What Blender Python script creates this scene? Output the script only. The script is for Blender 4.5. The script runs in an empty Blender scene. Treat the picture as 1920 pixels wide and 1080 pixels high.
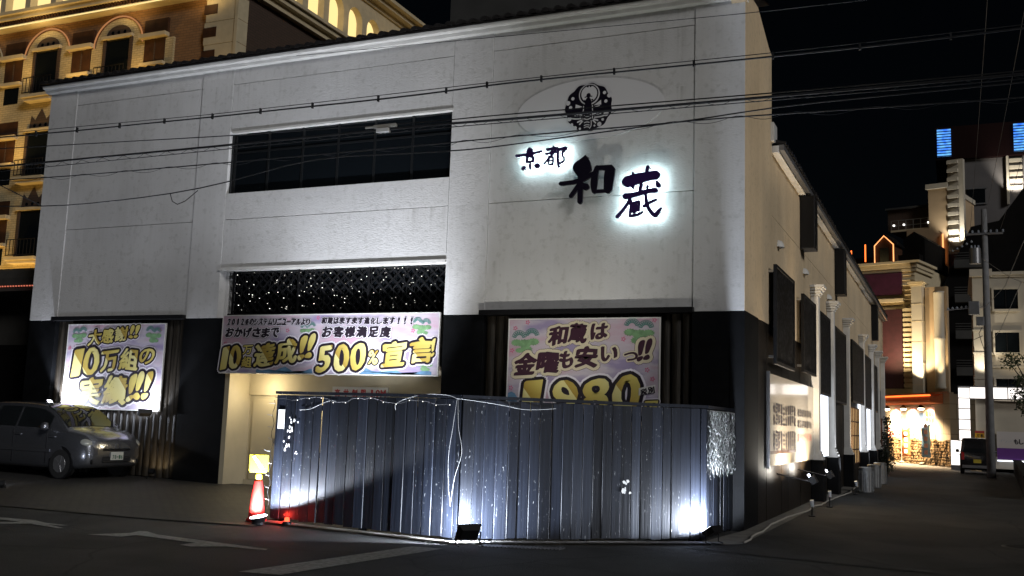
import bpy, math, random
from mathutils import Vector, Matrix

random.seed(7)
R = math.radians
scene = bpy.context.scene
COL = scene.collection

# ------------------------------------------------------------------ camera
cam_data = bpy.data.cameras.new('camera')
cam = bpy.data.objects.new('camera', cam_data)
COL.objects.link(cam)
cam.matrix_world = Matrix(((0.91445, 0.02285, 0.40406, 0.0),
                           (0.40331, -0.13428, -0.90516, 0.0),
                           (0.03358, 0.99068, -0.13200, 1.6),
                           (0, 0, 0, 1)))
cam_data.sensor_width = 36.0
cam_data.lens = 35.14
cam_data.clip_start = 0.1
cam_data.clip_end = 2000.0
scene.camera = cam

# ------------------------------------------------------------------ night sky, dim street glow
SUN_EL, SUN_AZ = R(24), Vector((1.5, -1.0))
world = bpy.data.worlds.new('World')
scene.world = world
world.use_nodes = True
wn = world.node_tree.nodes
wl = world.node_tree.links
wn.clear()
wout = wn.new('ShaderNodeOutputWorld')
wbg = wn.new('ShaderNodeBackground')
sky = wn.new('ShaderNodeTexSky')
sky.sky_type = 'NISHITA'
sky.sun_disc = False
sky.sun_elevation = SUN_EL
sky.sun_rotation = math.atan2(SUN_AZ.x, SUN_AZ.y)
wbg.inputs['Strength'].default_value = 0.0004
wl.new(sky.outputs[0], wbg.inputs['Color'])
wl.new(wbg.outputs[0], wout.inputs['Surface'])

sun_data = bpy.data.lights.new('sun', 'SUN')
sun_data.energy = 0.98
sun_data.angle = R(14)
sun_data.color = (1.0, 0.985, 0.97)
sun = bpy.data.objects.new('sun', sun_data)
COL.objects.link(sun)
sun_dir = Vector((SUN_AZ.x, SUN_AZ.y, math.tan(SUN_EL) * SUN_AZ.length)).normalized()
sun.rotation_euler = (-sun_dir).to_track_quat('-Z', 'Y').to_euler()
sun.location = (4, -10, 12)

vs = scene.view_settings
vs.view_transform = 'Standard'
vs.look = 'None'
vs.exposure = 0.0
vs.gamma = 1.0
scene.render.engine = 'CYCLES'
scene.cycles.use_denoising = True
scene.cycles.max_bounces = 5
scene.cycles.diffuse_bounces = 2
scene.cycles.glossy_bounces = 3
scene.cycles.sample_clamp_indirect = 3.0
scene.cycles.caustics_reflective = False
scene.cycles.caustics_refractive = False

# ------------------------------------------------------------------ materials
MATS = {}


def material(name, col, rough=0.7, metal=0.0, var=0.0, vscale=3.0, bump=0.0, bscale=30.0, stretch=(1, 1, 1),
             emit=None, estr=0.0, spec=0.5, col2=None, coat=0.0, alpha=None, trans=0.0):
    m = bpy.data.materials.new(name)
    m.use_nodes = True
    nt = m.node_tree
    n, l = nt.nodes, nt.links
    p = n['Principled BSDF']
    p.inputs['Base Color'].default_value = (*col, 1)
    p.inputs['Roughness'].default_value = rough
    p.inputs['Metallic'].default_value = metal
    p.inputs['Specular IOR Level'].default_value = spec
    p.inputs['Coat Weight'].default_value = coat
    p.inputs['Transmission Weight'].default_value = trans
    if emit:
        p.inputs['Emission Color'].default_value = (*emit, 1)
        p.inputs['Emission Strength'].default_value = estr
    if var or bump:
        g = n.new('ShaderNodeNewGeometry')
        mp = n.new('ShaderNodeMapping')
        mp.inputs['Scale'].default_value = stretch
        l.new(g.outputs['Position'], mp.inputs['Vector'])
    if var:
        t = n.new('ShaderNodeTexNoise')
        t.inputs['Scale'].default_value = vscale
        t.inputs['Detail'].default_value = 6
        l.new(mp.outputs[0], t.inputs['Vector'])
        r = n.new('ShaderNodeValToRGB')
        r.color_ramp.elements[0].position = 0.32
        r.color_ramp.elements[1].position = 0.68
        c2 = col2 or tuple(c * (1 - var) for c in col)
        r.color_ramp.elements[0].color = (*c2, 1)
        r.color_ramp.elements[1].color = (*col, 1)
        l.new(t.outputs[0], r.inputs[0])
        l.new(r.outputs[0], p.inputs['Base Color'])
    if bump:
        t2 = n.new('ShaderNodeTexNoise')
        t2.inputs['Scale'].default_value = bscale
        t2.inputs['Detail'].default_value = 5
        l.new(mp.outputs[0], t2.inputs['Vector'])
        b = n.new('ShaderNodeBump')
        b.inputs['Strength'].default_value = bump
        b.inputs['Distance'].default_value = 0.02
        l.new(t2.outputs[0], b.inputs['Height'])
        l.new(b.outputs[0], p.inputs['Normal'])
    MATS[name] = m
    return m


def emission(name, col, strength):
    m = bpy.data.materials.new(name)
    m.use_nodes = True
    n, l = m.node_tree.nodes, m.node_tree.links
    n.clear()
    o = n.new('ShaderNodeOutputMaterial')
    e = n.new('ShaderNodeEmission')
    e.inputs['Color'].default_value = (*col, 1)
    e.inputs['Strength'].default_value = strength
    l.new(e.outputs[0], o.inputs['Surface'])
    MATS[name] = m
    return m


def stucco(name, col, stain):
    """painted render: fine roughcast relief, faint patches, rain streaks"""
    m = material(name, col, 0.85)
    n, l = m.node_tree.nodes, m.node_tree.links
    p = n['Principled BSDF']
    g = n.new('ShaderNodeNewGeometry')

    def noise(scale, stretch, detail=5):
        mp = n.new('ShaderNodeMapping')
        mp.inputs['Scale'].default_value = stretch
        t = n.new('ShaderNodeTexNoise')
        t.inputs['Scale'].default_value = scale
        t.inputs['Detail'].default_value = detail
        l.new(g.outputs['Position'], mp.inputs['Vector'])
        l.new(mp.outputs[0], t.inputs['Vector'])
        return t.outputs[0]

    def ramp(src, a, b, ca, cb):
        r = n.new('ShaderNodeValToRGB')
        r.color_ramp.elements[0].position = a
        r.color_ramp.elements[1].position = b
        r.color_ramp.elements[0].color = (*ca, 1)
        r.color_ramp.elements[1].color = (*cb, 1)
        l.new(src, r.inputs[0])
        return r.outputs[0]

    def mul(a, b):
        x = n.new('ShaderNodeMix')
        x.data_type = 'RGBA'
        x.blend_type = 'MULTIPLY'
        x.inputs[0].default_value = 1
        l.new(a, x.inputs[6])
        l.new(b, x.inputs[7])
        return x.outputs[2]
    patches = ramp(noise(0.55, (1, 1, 1), 3), 0.35, 0.65, tuple(c * 0.86 for c in col), col)
    streak = ramp(noise(1.0, (2.3, 2.3, 0.12), 5), 0.34, 0.66, stain, (1, 1, 1))
    streak2 = ramp(noise(1.0, (16.0, 16.0, 0.35), 3), 0.36, 0.52, tuple(0.5 + 0.5 * s for s in stain), (1, 1, 1))
    speck = ramp(noise(9.0, (1, 1, 1), 6), 0.30, 0.45, (0.86, 0.86, 0.85), (1, 1, 1))
    # drips that start at the horizontal joints and fade downwards
    sp = n.new('ShaderNodeSeparateXYZ')
    l.new(g.outputs['Position'], sp.inputs[0])
    drips = None
    for zt, ln in ((8.90, 0.75), (5.80, 0.6), (7.76, 0.35), (4.66, 0.5), (9.25, 0.3)):
        mr = n.new('ShaderNodeMapRange')
        mr.inputs['From Min'].default_value = zt - ln
        mr.inputs['From Max'].default_value = zt
        lt = n.new('ShaderNodeMath')
        lt.operation = 'LESS_THAN'
        lt.inputs[1].default_value = zt
        mm = n.new('ShaderNodeMath')
        mm.operation = 'MULTIPLY'
        l.new(sp.outputs['Z'], mr.inputs['Value'])
        l.new(sp.outputs['Z'], lt.inputs[0])
        l.new(mr.outputs[0], mm.inputs[0])
        l.new(lt.outputs[0], mm.inputs[1])
        if drips is None:
            drips = mm.outputs[0]
        else:
            ad = n.new('ShaderNodeMath')
            ad.operation = 'MAXIMUM'
            l.new(drips, ad.inputs[0])
            l.new(mm.outputs[0], ad.inputs[1])
            drips = ad.outputs[0]
    dn_ = mul(ramp(noise(1.0, (8.0, 8.0, 0.10), 3), 0.54, 0.72, (0, 0, 0), (1, 1, 1)), ramp(noise(0.8, (1, 1, 0.4), 2), 0.44, 0.60, (0, 0, 0), (1, 1, 1)))
    df = n.new('ShaderNodeMath')
    df.operation = 'MULTIPLY'
    l.new(drips, df.inputs[0])
    l.new(dn_, df.inputs[1])
    dripcol = ramp(df.outputs[0], 0.0, 1.0, (1, 1, 1), (0.74, 0.735, 0.72))
    base = mul(mul(patches, streak), mul(streak2, speck))
    l.new(mul(base, dripcol), p.inputs['Base Color'])
    b = n.new('ShaderNodeBump')
    b.inputs['Strength'].default_value = 0.40
    b.inputs['Distance'].default_value = 0.02
    l.new(noise(22.0, (1, 1, 1.7), 4), b.inputs['Height'])
    l.new(b.outputs[0], p.inputs['Normal'])
    return m


stucco('stucco', (0.68, 0.676, 0.675), (0.955, 0.952, 0.945))
stucco('stucco_warm_lit', (0.80, 0.64, 0.43), (0.93, 0.91, 0.88))  # side wall stucco, warm street light put into its colour
material('trim_white', (0.70, 0.69, 0.66), 0.6, var=0.15, vscale=4, bump=0.1)
material('plinth_black', (0.006, 0.0065, 0.0075), 0.6, spec=0.12, var=0.4, vscale=5, bump=0.15, bscale=40)
material('plinth_brown', (0.024, 0.019, 0.015), 0.5, spec=0.2, var=0.5, vscale=3, bump=0.2, stretch=(6, 6, 0.5))
material('cladding', (0.030, 0.024, 0.017), 0.5, spec=0.25, var=0.75, vscale=2.5, bump=0.5, bscale=8, stretch=(9, 9, 0.6))
material('roof_tile', (0.022, 0.020, 0.020), 0.45, var=0.4, vscale=6)
material('window_black', (0.006, 0.008, 0.010), 0.12, spec=0.4)
material('frame_black', (0.008, 0.008, 0.009), 0.5, spec=0.2)
material('cream_wall', (0.52, 0.46, 0.33), 0.75, var=0.15, vscale=2)
material('door_cream', (0.50, 0.44, 0.31), 0.5)
ASPHALT = True
material('concrete', (0.20, 0.19, 0.17), 0.85, var=0.35, vscale=4, bump=0.3)
material('road_paint', (0.34, 0.34, 0.31), 0.75, var=0.5, vscale=18, bump=0.4, bscale=60, col2=(0.17, 0.17, 0.155))
material('black_metal', (0.008, 0.008, 0.009), 0.5, spec=0.25)
material('grey_metal', (0.30, 0.30, 0.31), 0.4, metal=0.7, var=0.2)
material('galvanised', (0.62, 0.63, 0.64), 0.3, metal=0.9, var=0.2, vscale=12)
material('cable_black', (0.013, 0.013, 0.014), 0.55)
material('cable_white', (0.40, 0.40, 0.39), 0.5)
material('wire_grey', (0.10, 0.10, 0.10), 0.6)
material('mullion_dark', (0.009, 0.010, 0.011), 0.45)
emission('spot_lens', (1.0, 0.85, 0.6), 1.2)
emission('bulb_dim', (1.0, 0.95, 0.85), 0.9)
material('cable_pale', (0.40, 0.38, 0.34), 0.6)
material('red_plastic', (0.55, 0.02, 0.015), 0.35, var=0.2)
material('yellow_plastic', (0.85, 0.68, 0.05), 0.35, var=0.08)
material('reflector_grey', (0.45, 0.48, 0.52), 0.3)
material('car_silver', (0.27, 0.28, 0.31), 0.26, metal=0.85, coat=0.6, var=0.06, vscale=40)
material('car_white', (0.7, 0.7, 0.68), 0.3, coat=0.6)
material('car_black', (0.012, 0.012, 0.013), 0.25, coat=0.8)
material('car_glass', (0.012, 0.014, 0.015), 0.06, spec=0.7)
material('headlamp_glass', (0.45, 0.46, 0.42), 0.12, metal=0.3, coat=0.8)
material('tyre', (0.012, 0.012, 0.012), 0.8)
material('rim', (0.35, 0.35, 0.36), 0.35, metal=0.8)
material('plate_white', (0.55, 0.56, 0.53), 0.4)
material('plate_yellow', (0.45, 0.36, 0.04), 0.4)
material('plate_ink', (0.02, 0.10, 0.06), 0.5)
material('lamp_red', (0.35, 0.01, 0.01), 0.25)
material('ink', (0.018, 0.012, 0.020), 0.45)
material('ink_plum', (0.045, 0.015, 0.030), 0.45)
material('outline_pale', (0.72, 0.68, 0.74), 0.45)
material('outline_cream', (0.62, 0.56, 0.40), 0.45)
material('print_green', (0.22, 0.40, 0.20), 0.5, var=0.35, vscale=12)
material('print_teal', (0.10, 0.22, 0.20), 0.5)
material('print_pink', (0.55, 0.12, 0.22), 0.5)
material('print_blue', (0.16, 0.32, 0.50), 0.5, var=0.4, vscale=7)
material('print_red', (0.45, 0.05, 0.05), 0.5)
material('board_white', (0.66, 0.65, 0.62), 0.5)
material('letter_black', (0.008, 0.006, 0.014), 0.35)
material('letter_purple', (0.030, 0.012, 0.085), 0.35)
material('oval_plate', (0.69, 0.685, 0.70), 0.6)
emission('arch_neon', (1.0, 0.42, 0.16), 0.45)
emission('halo_light', (0.72, 0.98, 1.0), 30)
emission('flood_lens', (0.86, 0.88, 1.0), 22)
emission('warm_lens', (1.0, 0.80, 0.50), 25)
emission('bulb', (1.0, 0.97, 0.90), 3)
emission('bulb_red', (1.0, 0.25, 0.15), 0.7)
emission('neon_orange', (1.0, 0.17, 0.03), 2.6)
emission('neon_peach', (1.0, 0.36, 0.12), 2.2)
emission('arch_glow', (1.0, 0.74, 0.30), 1.25)
emission('lightbox_white', (1.0, 0.93, 0.88), 1.7)
emission('lightbox_rose', (1.0, 0.45, 0.34), 0.9)
emission('shoji_glow', (1.0, 0.66, 0.30), 1.1)
emission('strip_blue', (0.84, 0.90, 1.0), 2.6)


def louvre_blue():
    m = emission('louvre_blue', (0.1, 0.4, 1.0), 1.3)
    n, l = m.node_tree.nodes, m.node_tree.links
    t = n.new('ShaderNodeTexNoise')
    t.inputs['Scale'].default_value = 1.6
    r = n.new('ShaderNodeValToRGB')
    r.color_ramp.elements[0].position = 0.35
    r.color_ramp.elements[1].position = 0.75
    r.color_ramp.elements[0].color = (0.03, 0.16, 0.85, 1)
    r.color_ramp.elements[1].color = (0.20, 0.62, 1.0, 1)
    g = n.new('ShaderNodeNewGeometry')
    l.new(g.outputs['Position'], t.inputs['Vector'])
    l.new(t.outputs[0], r.inputs[0])
    l.new(r.outputs[0], n['Emission'].inputs['Color'])


louvre_blue()


def asphalt():
    """patched, cracked road surface with visible aggregate"""
    m = material('asphalt', (0.05, 0.05, 0.047), 0.8)
    n, l = m.node_tree.nodes, m.node_tree.links
    p = n['Principled BSDF']
    g = n.new('ShaderNodeNewGeometry')

    def noise(scale, detail=4):
        t = n.new('ShaderNodeTexNoise')
        t.inputs['Scale'].default_value = scale
        t.inputs['Detail'].default_value = detail
        l.new(g.outputs['Position'], t.inputs['Vector'])
        return t

    def ramp(src, a, b, ca, cb):
        r = n.new('ShaderNodeValToRGB')
        r.color_ramp.elements[0].position = a
        r.color_ramp.elements[1].position = b
        r.color_ramp.elements[0].color = (*ca, 1)
        r.color_ramp.elements[1].color = (*cb, 1)
        l.new(src, r.inputs[0])
        return r.outputs[0]

    def mul(a, b):
        x = n.new('ShaderNodeMix')
        x.data_type = 'RGBA'
        x.blend_type = 'MULTIPLY'
        x.inputs[0].default_value = 1
        l.new(a, x.inputs[6])
        l.new(b, x.inputs[7])
        return x.outputs[2]
    patch = ramp(noise(0.28, 2).outputs[0], 0.47, 0.50, (0.027, 0.027, 0.026), (0.040, 0.0395, 0.037))
    stain = ramp(noise(1.1, 5).outputs[0], 0.33, 0.55, (0.55, 0.55, 0.55), (1, 1, 1))
    grit = ramp(noise(95, 3).outputs[0], 0.40, 0.66, (0.62, 0.62, 0.62), (1.5, 1.5, 1.48))
    dist = noise(1.7, 3)
    mix = n.new('ShaderNodeMix')
    mix.data_type = 'VECTOR'
    mix.inputs[0].default_value = 0.22
    l.new(g.outputs['Position'], mix.inputs[4])
    l.new(dist.outputs['Color'], mix.inputs[5])
    vo = n.new('ShaderNodeTexVoronoi')
    vo.feature = 'DISTANCE_TO_EDGE'
    vo.inputs['Scale'].default_value = 0.42
    l.new(mix.outputs[1], vo.inputs['Vector'])
    crack = ramp(vo.outputs['Distance'], 0.002, 0.009, (0.35, 0.35, 0.35), (1, 1, 1))
    l.new(mul(mul(patch, stain), mul(grit, crack)), p.inputs['Base Color'])
    b = n.new('ShaderNodeBump')
    b.inputs['Strength'].default_value = 0.8
    b.inputs['Distance'].default_value = 0.02
    l.new(noise(70, 4).outputs[0], b.inputs['Height'])
    l.new(b.outputs[0], p.inputs['Normal'])


asphalt()


def fence_paint():
    """weathered black timber paint: long vertical grain, worn pale flecks"""
    m = material('fence_paint', (0.040, 0.043, 0.050), 0.45, spec=0.3)
    n, l = m.node_tree.nodes, m.node_tree.links
    p = n['Principled BSDF']
    g = n.new('ShaderNodeNewGeometry')
    oi = n.new('ShaderNodeObjectInfo')

    def noise(scale, stretch, detail):
        mp = n.new('ShaderNodeMapping')
        mp.inputs['Scale'].default_value = stretch
        t = n.new('ShaderNodeTexNoise')
        t.inputs['Scale'].default_value = scale
        t.inputs['Detail'].default_value = detail
        l.new(g.outputs['Position'], mp.inputs['Vector'])
        l.new(mp.outputs[0], t.inputs['Vector'])
        return t.outputs[0]

    def ramp(src, a, b, ca, cb):
        r = n.new('ShaderNodeValToRGB')
        r.color_ramp.elements[0].position = a
        r.color_ramp.elements[1].position = b
        r.color_ramp.elements[0].color = (*ca, 1)
        r.color_ramp.elements[1].color = (*cb, 1)
        l.new(src, r.inputs[0])
        return r.outputs[0]
    grain = ramp(noise(1, (26, 26, 0.8), 6), 0.3, 0.75, (0.0046, 0.0058, 0.0098), (0.0150, 0.0185, 0.0280))
    tone = ramp(oi.outputs['Random'], 0, 1, (0.35, 0.36, 0.37), (1.2, 1.2, 1.2))
    x = n.new('ShaderNodeMix')
    x.data_type = 'RGBA'
    x.blend_type = 'MULTIPLY'
    x.inputs[0].default_value = 1
    l.new(grain, x.inputs[6])
    l.new(tone, x.inputs[7])
    fleck = ramp(noise(1, (62, 62, 15), 8), 0.66, 0.73, (0, 0, 0), (1, 1, 1))
    wear = ramp(noise(1.3, (1, 1, 1), 2), 0.42, 0.58, (0, 0, 0), (1, 1, 1))
    fm = n.new('ShaderNodeMath')
    fm.operation = 'MULTIPLY'
    l.new(fleck, fm.inputs[0])
    l.new(wear, fm.inputs[1])
    fleck = fm.outputs[0]
    y = n.new('ShaderNodeMix')
    y.data_type = 'RGBA'
    l.new(fleck, y.inputs[0])
    l.new(x.outputs[2], y.inputs[6])
    y.inputs[7].default_value = (0.30, 0.31, 0.31, 1)
    l.new(y.outputs[2], p.inputs['Base Color'])
    b = n.new('ShaderNodeBump')
    b.inputs['Strength'].default_value = 0.35
    b.inputs['Distance'].default_value = 0.01
    l.new(noise(1, (40, 40, 1.2), 5), b.inputs['Height'])
    l.new(b.outputs[0], p.inputs['Normal'])


fence_paint()


def brick_mat(name, c1, c2, mortar, scale, bw, bh, rough=0.8, bump=0.4, axis='XZ'):
    m = material(name, c1, rough)
    n, l = m.node_tree.nodes, m.node_tree.links
    p = n['Principled BSDF']
    g = n.new('ShaderNodeNewGeometry')
    sp = n.new('ShaderNodeSeparateXYZ')
    cb = n.new('ShaderNodeCombineXYZ')
    l.new(g.outputs['Position'], sp.inputs[0])
    l.new(sp.outputs[axis[0]], cb.inputs[0])
    l.new(sp.outputs[axis[1]], cb.inputs[1])
    t = n.new('ShaderNodeTexBrick')
    t.inputs['Color1'].default_value = (*c1, 1)
    t.inputs['Color2'].default_value = (*c2, 1)
    t.inputs['Mortar'].default_value = (*mortar, 1)
    t.inputs['Scale'].default_value = scale
    t.inputs['Brick Width'].default_value = bw
    t.inputs['Row Height'].default_value = bh
    t.inputs['Mortar Size'].default_value = 0.012
    l.new(cb.outputs[0], t.inputs['Vector'])
    l.new(t.outputs['Color'], p.inputs['Base Color'])
    b = n.new('ShaderNodeBump')
    b.invert = True
    b.inputs['Strength'].default_value = bump
    b.inputs['Distance'].default_value = 0.02
    l.new(t.outputs['Fac'], b.inputs['Height'])
    l.new(b.outputs[0], p.inputs['Normal'])
    return m


brick_mat('pavers', (0.046, 0.043, 0.038), (0.025, 0.024, 0.022), (0.010, 0.010, 0.010), 1.0, 0.22, 0.11, 0.6, 0.9, 'XY')
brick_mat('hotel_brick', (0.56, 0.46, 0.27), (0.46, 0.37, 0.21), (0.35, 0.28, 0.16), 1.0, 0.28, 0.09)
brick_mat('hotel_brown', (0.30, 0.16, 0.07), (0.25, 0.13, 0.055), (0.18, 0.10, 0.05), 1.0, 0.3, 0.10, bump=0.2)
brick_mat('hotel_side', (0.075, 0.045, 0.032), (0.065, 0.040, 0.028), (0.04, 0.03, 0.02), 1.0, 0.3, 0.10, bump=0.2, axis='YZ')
brick_mat('tile_beige', (0.48, 0.42, 0.31), (0.44, 0.38, 0.28), (0.15, 0.12, 0.09), 1.0, 1.4, 0.85)
material('hotel_stone', (0.62, 0.52, 0.34), 0.7, var=0.15, vscale=3)
material('hotel_wood', (0.075, 0.030, 0.012), 0.6, var=0.5)
material('tower_grey', (0.060, 0.060, 0.058), 0.85, var=0.3, vscale=1)
material('annex_grey', (0.050, 0.047, 0.042), 0.8, var=0.3)
material('siding_cream', (0.60, 0.50, 0.33), 0.65, var=0.1)
material('purple_board', (0.055, 0.010, 0.035), 0.5, var=0.4, vscale=2)
material('maroon_board', (0.045, 0.010, 0.014), 0.6, var=0.3)
material('peach_wall', (0.46, 0.33, 0.20), 0.75, var=0.12, vscale=0.8)
material('night_wall', (0.012, 0.004, 0.004), 0.8, spec=0.1)
material('grey_render', (0.15, 0.14, 0.14), 0.8, var=0.2, vscale=0.7)
material('offwhite_wall', (0.52, 0.47, 0.38), 0.75, var=0.14, vscale=1.2)
material('dark_wall', (0.006, 0.0055, 0.0055), 0.8, spec=0.1, var=0.3)
material('pole_concrete', (0.23, 0.23, 0.235), 0.8, var=0.25, vscale=4)
material('ceramic', (0.35, 0.38, 0.44), 0.3)
material('leaf', (0.055, 0.075, 0.030), 0.6, var=0.5, vscale=6)
material('leaf_dark', (0.020, 0.028, 0.014), 0.6, var=0.4, vscale=6)
material('bark', (0.06, 0.045, 0.03), 0.85, var=0.4)
material('pot_brown', (0.16, 0.06, 0.03), 0.7)
material('flag_orange', (0.75, 0.22, 0.08), 0.7, var=0.2, vscale=5)
material('flag_blue', (0.22, 0.40, 0.65), 0.7)
material('flag_white', (0.70, 0.68, 0.66), 0.7)
material('sign_yellow', (0.80, 0.45, 0.03), 0.5)
material('poster_pink', (0.75, 0.42, 0.36), 0.55, var=0.25, vscale=2.5)
material('poster_cream', (0.70, 0.62, 0.46), 0.55, var=0.1)
material('purple_band', (0.16, 0.05, 0.28), 0.5)
material('iron', (0.045, 0.043, 0.040), 0.5, metal=0.6, var=0.4, vscale=30, bump=0.6, bscale=60)
material('foil', (0.26, 0.27, 0.26), 0.4, metal=0.6)


def speckle_mat(name, dark, light, scale):
    m = material(name, dark, 0.6, spec=0.08)
    n, l = m.node_tree.nodes, m.node_tree.links
    p = n['Principled BSDF']
    g = n.new('ShaderNodeNewGeometry')
    t = n.new('ShaderNodeTexVoronoi')
    t.inputs['Scale'].default_value = scale
    r = n.new('ShaderNodeValToRGB')
    r.color_ramp.elements[0].position = 0.5
    r.color_ramp.elements[1].position = 0.8
    r.color_ramp.elements[0].color = (*dark, 1)
    r.color_ramp.elements[1].color = (*light, 1)
    l.new(g.outputs['Position'], t.inputs['Vector'])
    l.new(t.outputs['Color'], r.inputs[0])
    l.new(r.outputs[0], p.inputs['Base Color'])


speckle_mat('mesh_screen', (0.003, 0.003, 0.0035), (0.030, 0.030, 0.033), 16)


def gold_print():
    m = material('gold_print', (0.62, 0.50, 0.13), 0.4)
    n, l = m.node_tree.nodes, m.node_tree.links
    p = n['Principled BSDF']
    g = n.new('ShaderNodeNewGeometry')
    mp = n.new('ShaderNodeMapping')
    mp.inputs['Rotation'].default_value = (0, R(40), 0)
    w = n.new('ShaderNodeTexWave')
    w.wave_profile = 'SAW'
    w.inputs['Scale'].default_value = 0.45
    w.inputs['Distortion'].default_value = 1.2
    r = n.new('ShaderNodeValToRGB')
    e = r.color_ramp.elements
    e[0].position, e[0].color = 0.0, (0.40, 0.27, 0.05, 1)
    e[1].position, e[1].color = 1.0, (0.72, 0.66, 0.30, 1)
    a = r.color_ramp.elements.new(0.5)
    a.color = (0.62, 0.52, 0.14, 1)
    l.new(g.outputs['Position'], mp.inputs['Vector'])
    l.new(mp.outputs[0], w.inputs['Vector'])
    l.new(w.outputs['Fac'], r.inputs[0])
    l.new(r.outputs[0], p.inputs['Base Color'])


gold_print()


def banner_paper():
    m = material('banner_paper', (0.60, 0.45, 0.55), 0.45)
    n, l = m.node_tree.nodes, m.node_tree.links
    p = n['Principled BSDF']
    g = n.new('ShaderNodeNewGeometry')
    mp = n.new('ShaderNodeMapping')
    mp.inputs['Scale'].default_value = (0.7, 0.7, 2.2)
    t = n.new('ShaderNodeTexNoise')
    t.inputs['Scale'].default_value = 1.4
    t.inputs['Detail'].default_value = 4
    r = n.new('ShaderNodeValToRGB')
    e = r.color_ramp.elements
    e[0].position, e[0].color = 0.36, (0.30, 0.25, 0.40, 1)
    e[1].position, e[1].color = 0.66, (0.50, 0.33, 0.41, 1)
    a = e.new(0.5)
    a.color = (0.50, 0.45, 0.51, 1)
    l.new(g.outputs['Position'], mp.inputs['Vector'])
    l.new(mp.outputs[0], t.inputs['Vector'])
    l.new(t.outputs[0], r.inputs[0])
    l.new(r.outputs[0], p.inputs['Base Color'])


banner_paper()

# ------------------------------------------------------------------ building blocks
MW = {}


def tag(o, label=None, cat=None, group=None, kind=None):
    if label:
        o['label'] = label
    if cat:
        o['category'] = cat
    if group:
        o['group'] = group
    if kind:
        o['kind'] = kind
    return o


def thing(name, label, cat, loc=(0, 0, 0), rotz=0.0, group=None, size=1.0):
    o = bpy.data.objects.new(name, None)
    o.empty_display_size = 0.2
    COL.objects.link(o)
    o.location = loc
    o.rotation_euler = (0, 0, rotz)
    o.scale = (size, size, size)
    MW[o.name] = Matrix.Translation(loc) @ Matrix.Rotation(rotz, 4, 'Z') @ Matrix.Scale(size, 4)
    return tag(o, label, cat, group)


def smooth_line(pts, per=6):
    """Catmull-Rom through the points"""
    P = [Vector(p) for p in pts]
    P = [P[0] * 2 - P[1]] + P + [P[-1] * 2 - P[-2]]
    out = []
    for i in range(1, len(P) - 2):
        a, b_, c, d = P[i - 1], P[i], P[i + 1], P[i + 2]
        for k in range(per):
            t = k / per
            out.append(0.5 * ((2 * b_) + (c - a) * t + (2 * a - 5 * b_ + 4 * c - d) * t * t + (3 * b_ - a - 3 * c + d) * t ** 3))
    return out + [P[-2]]


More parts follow.
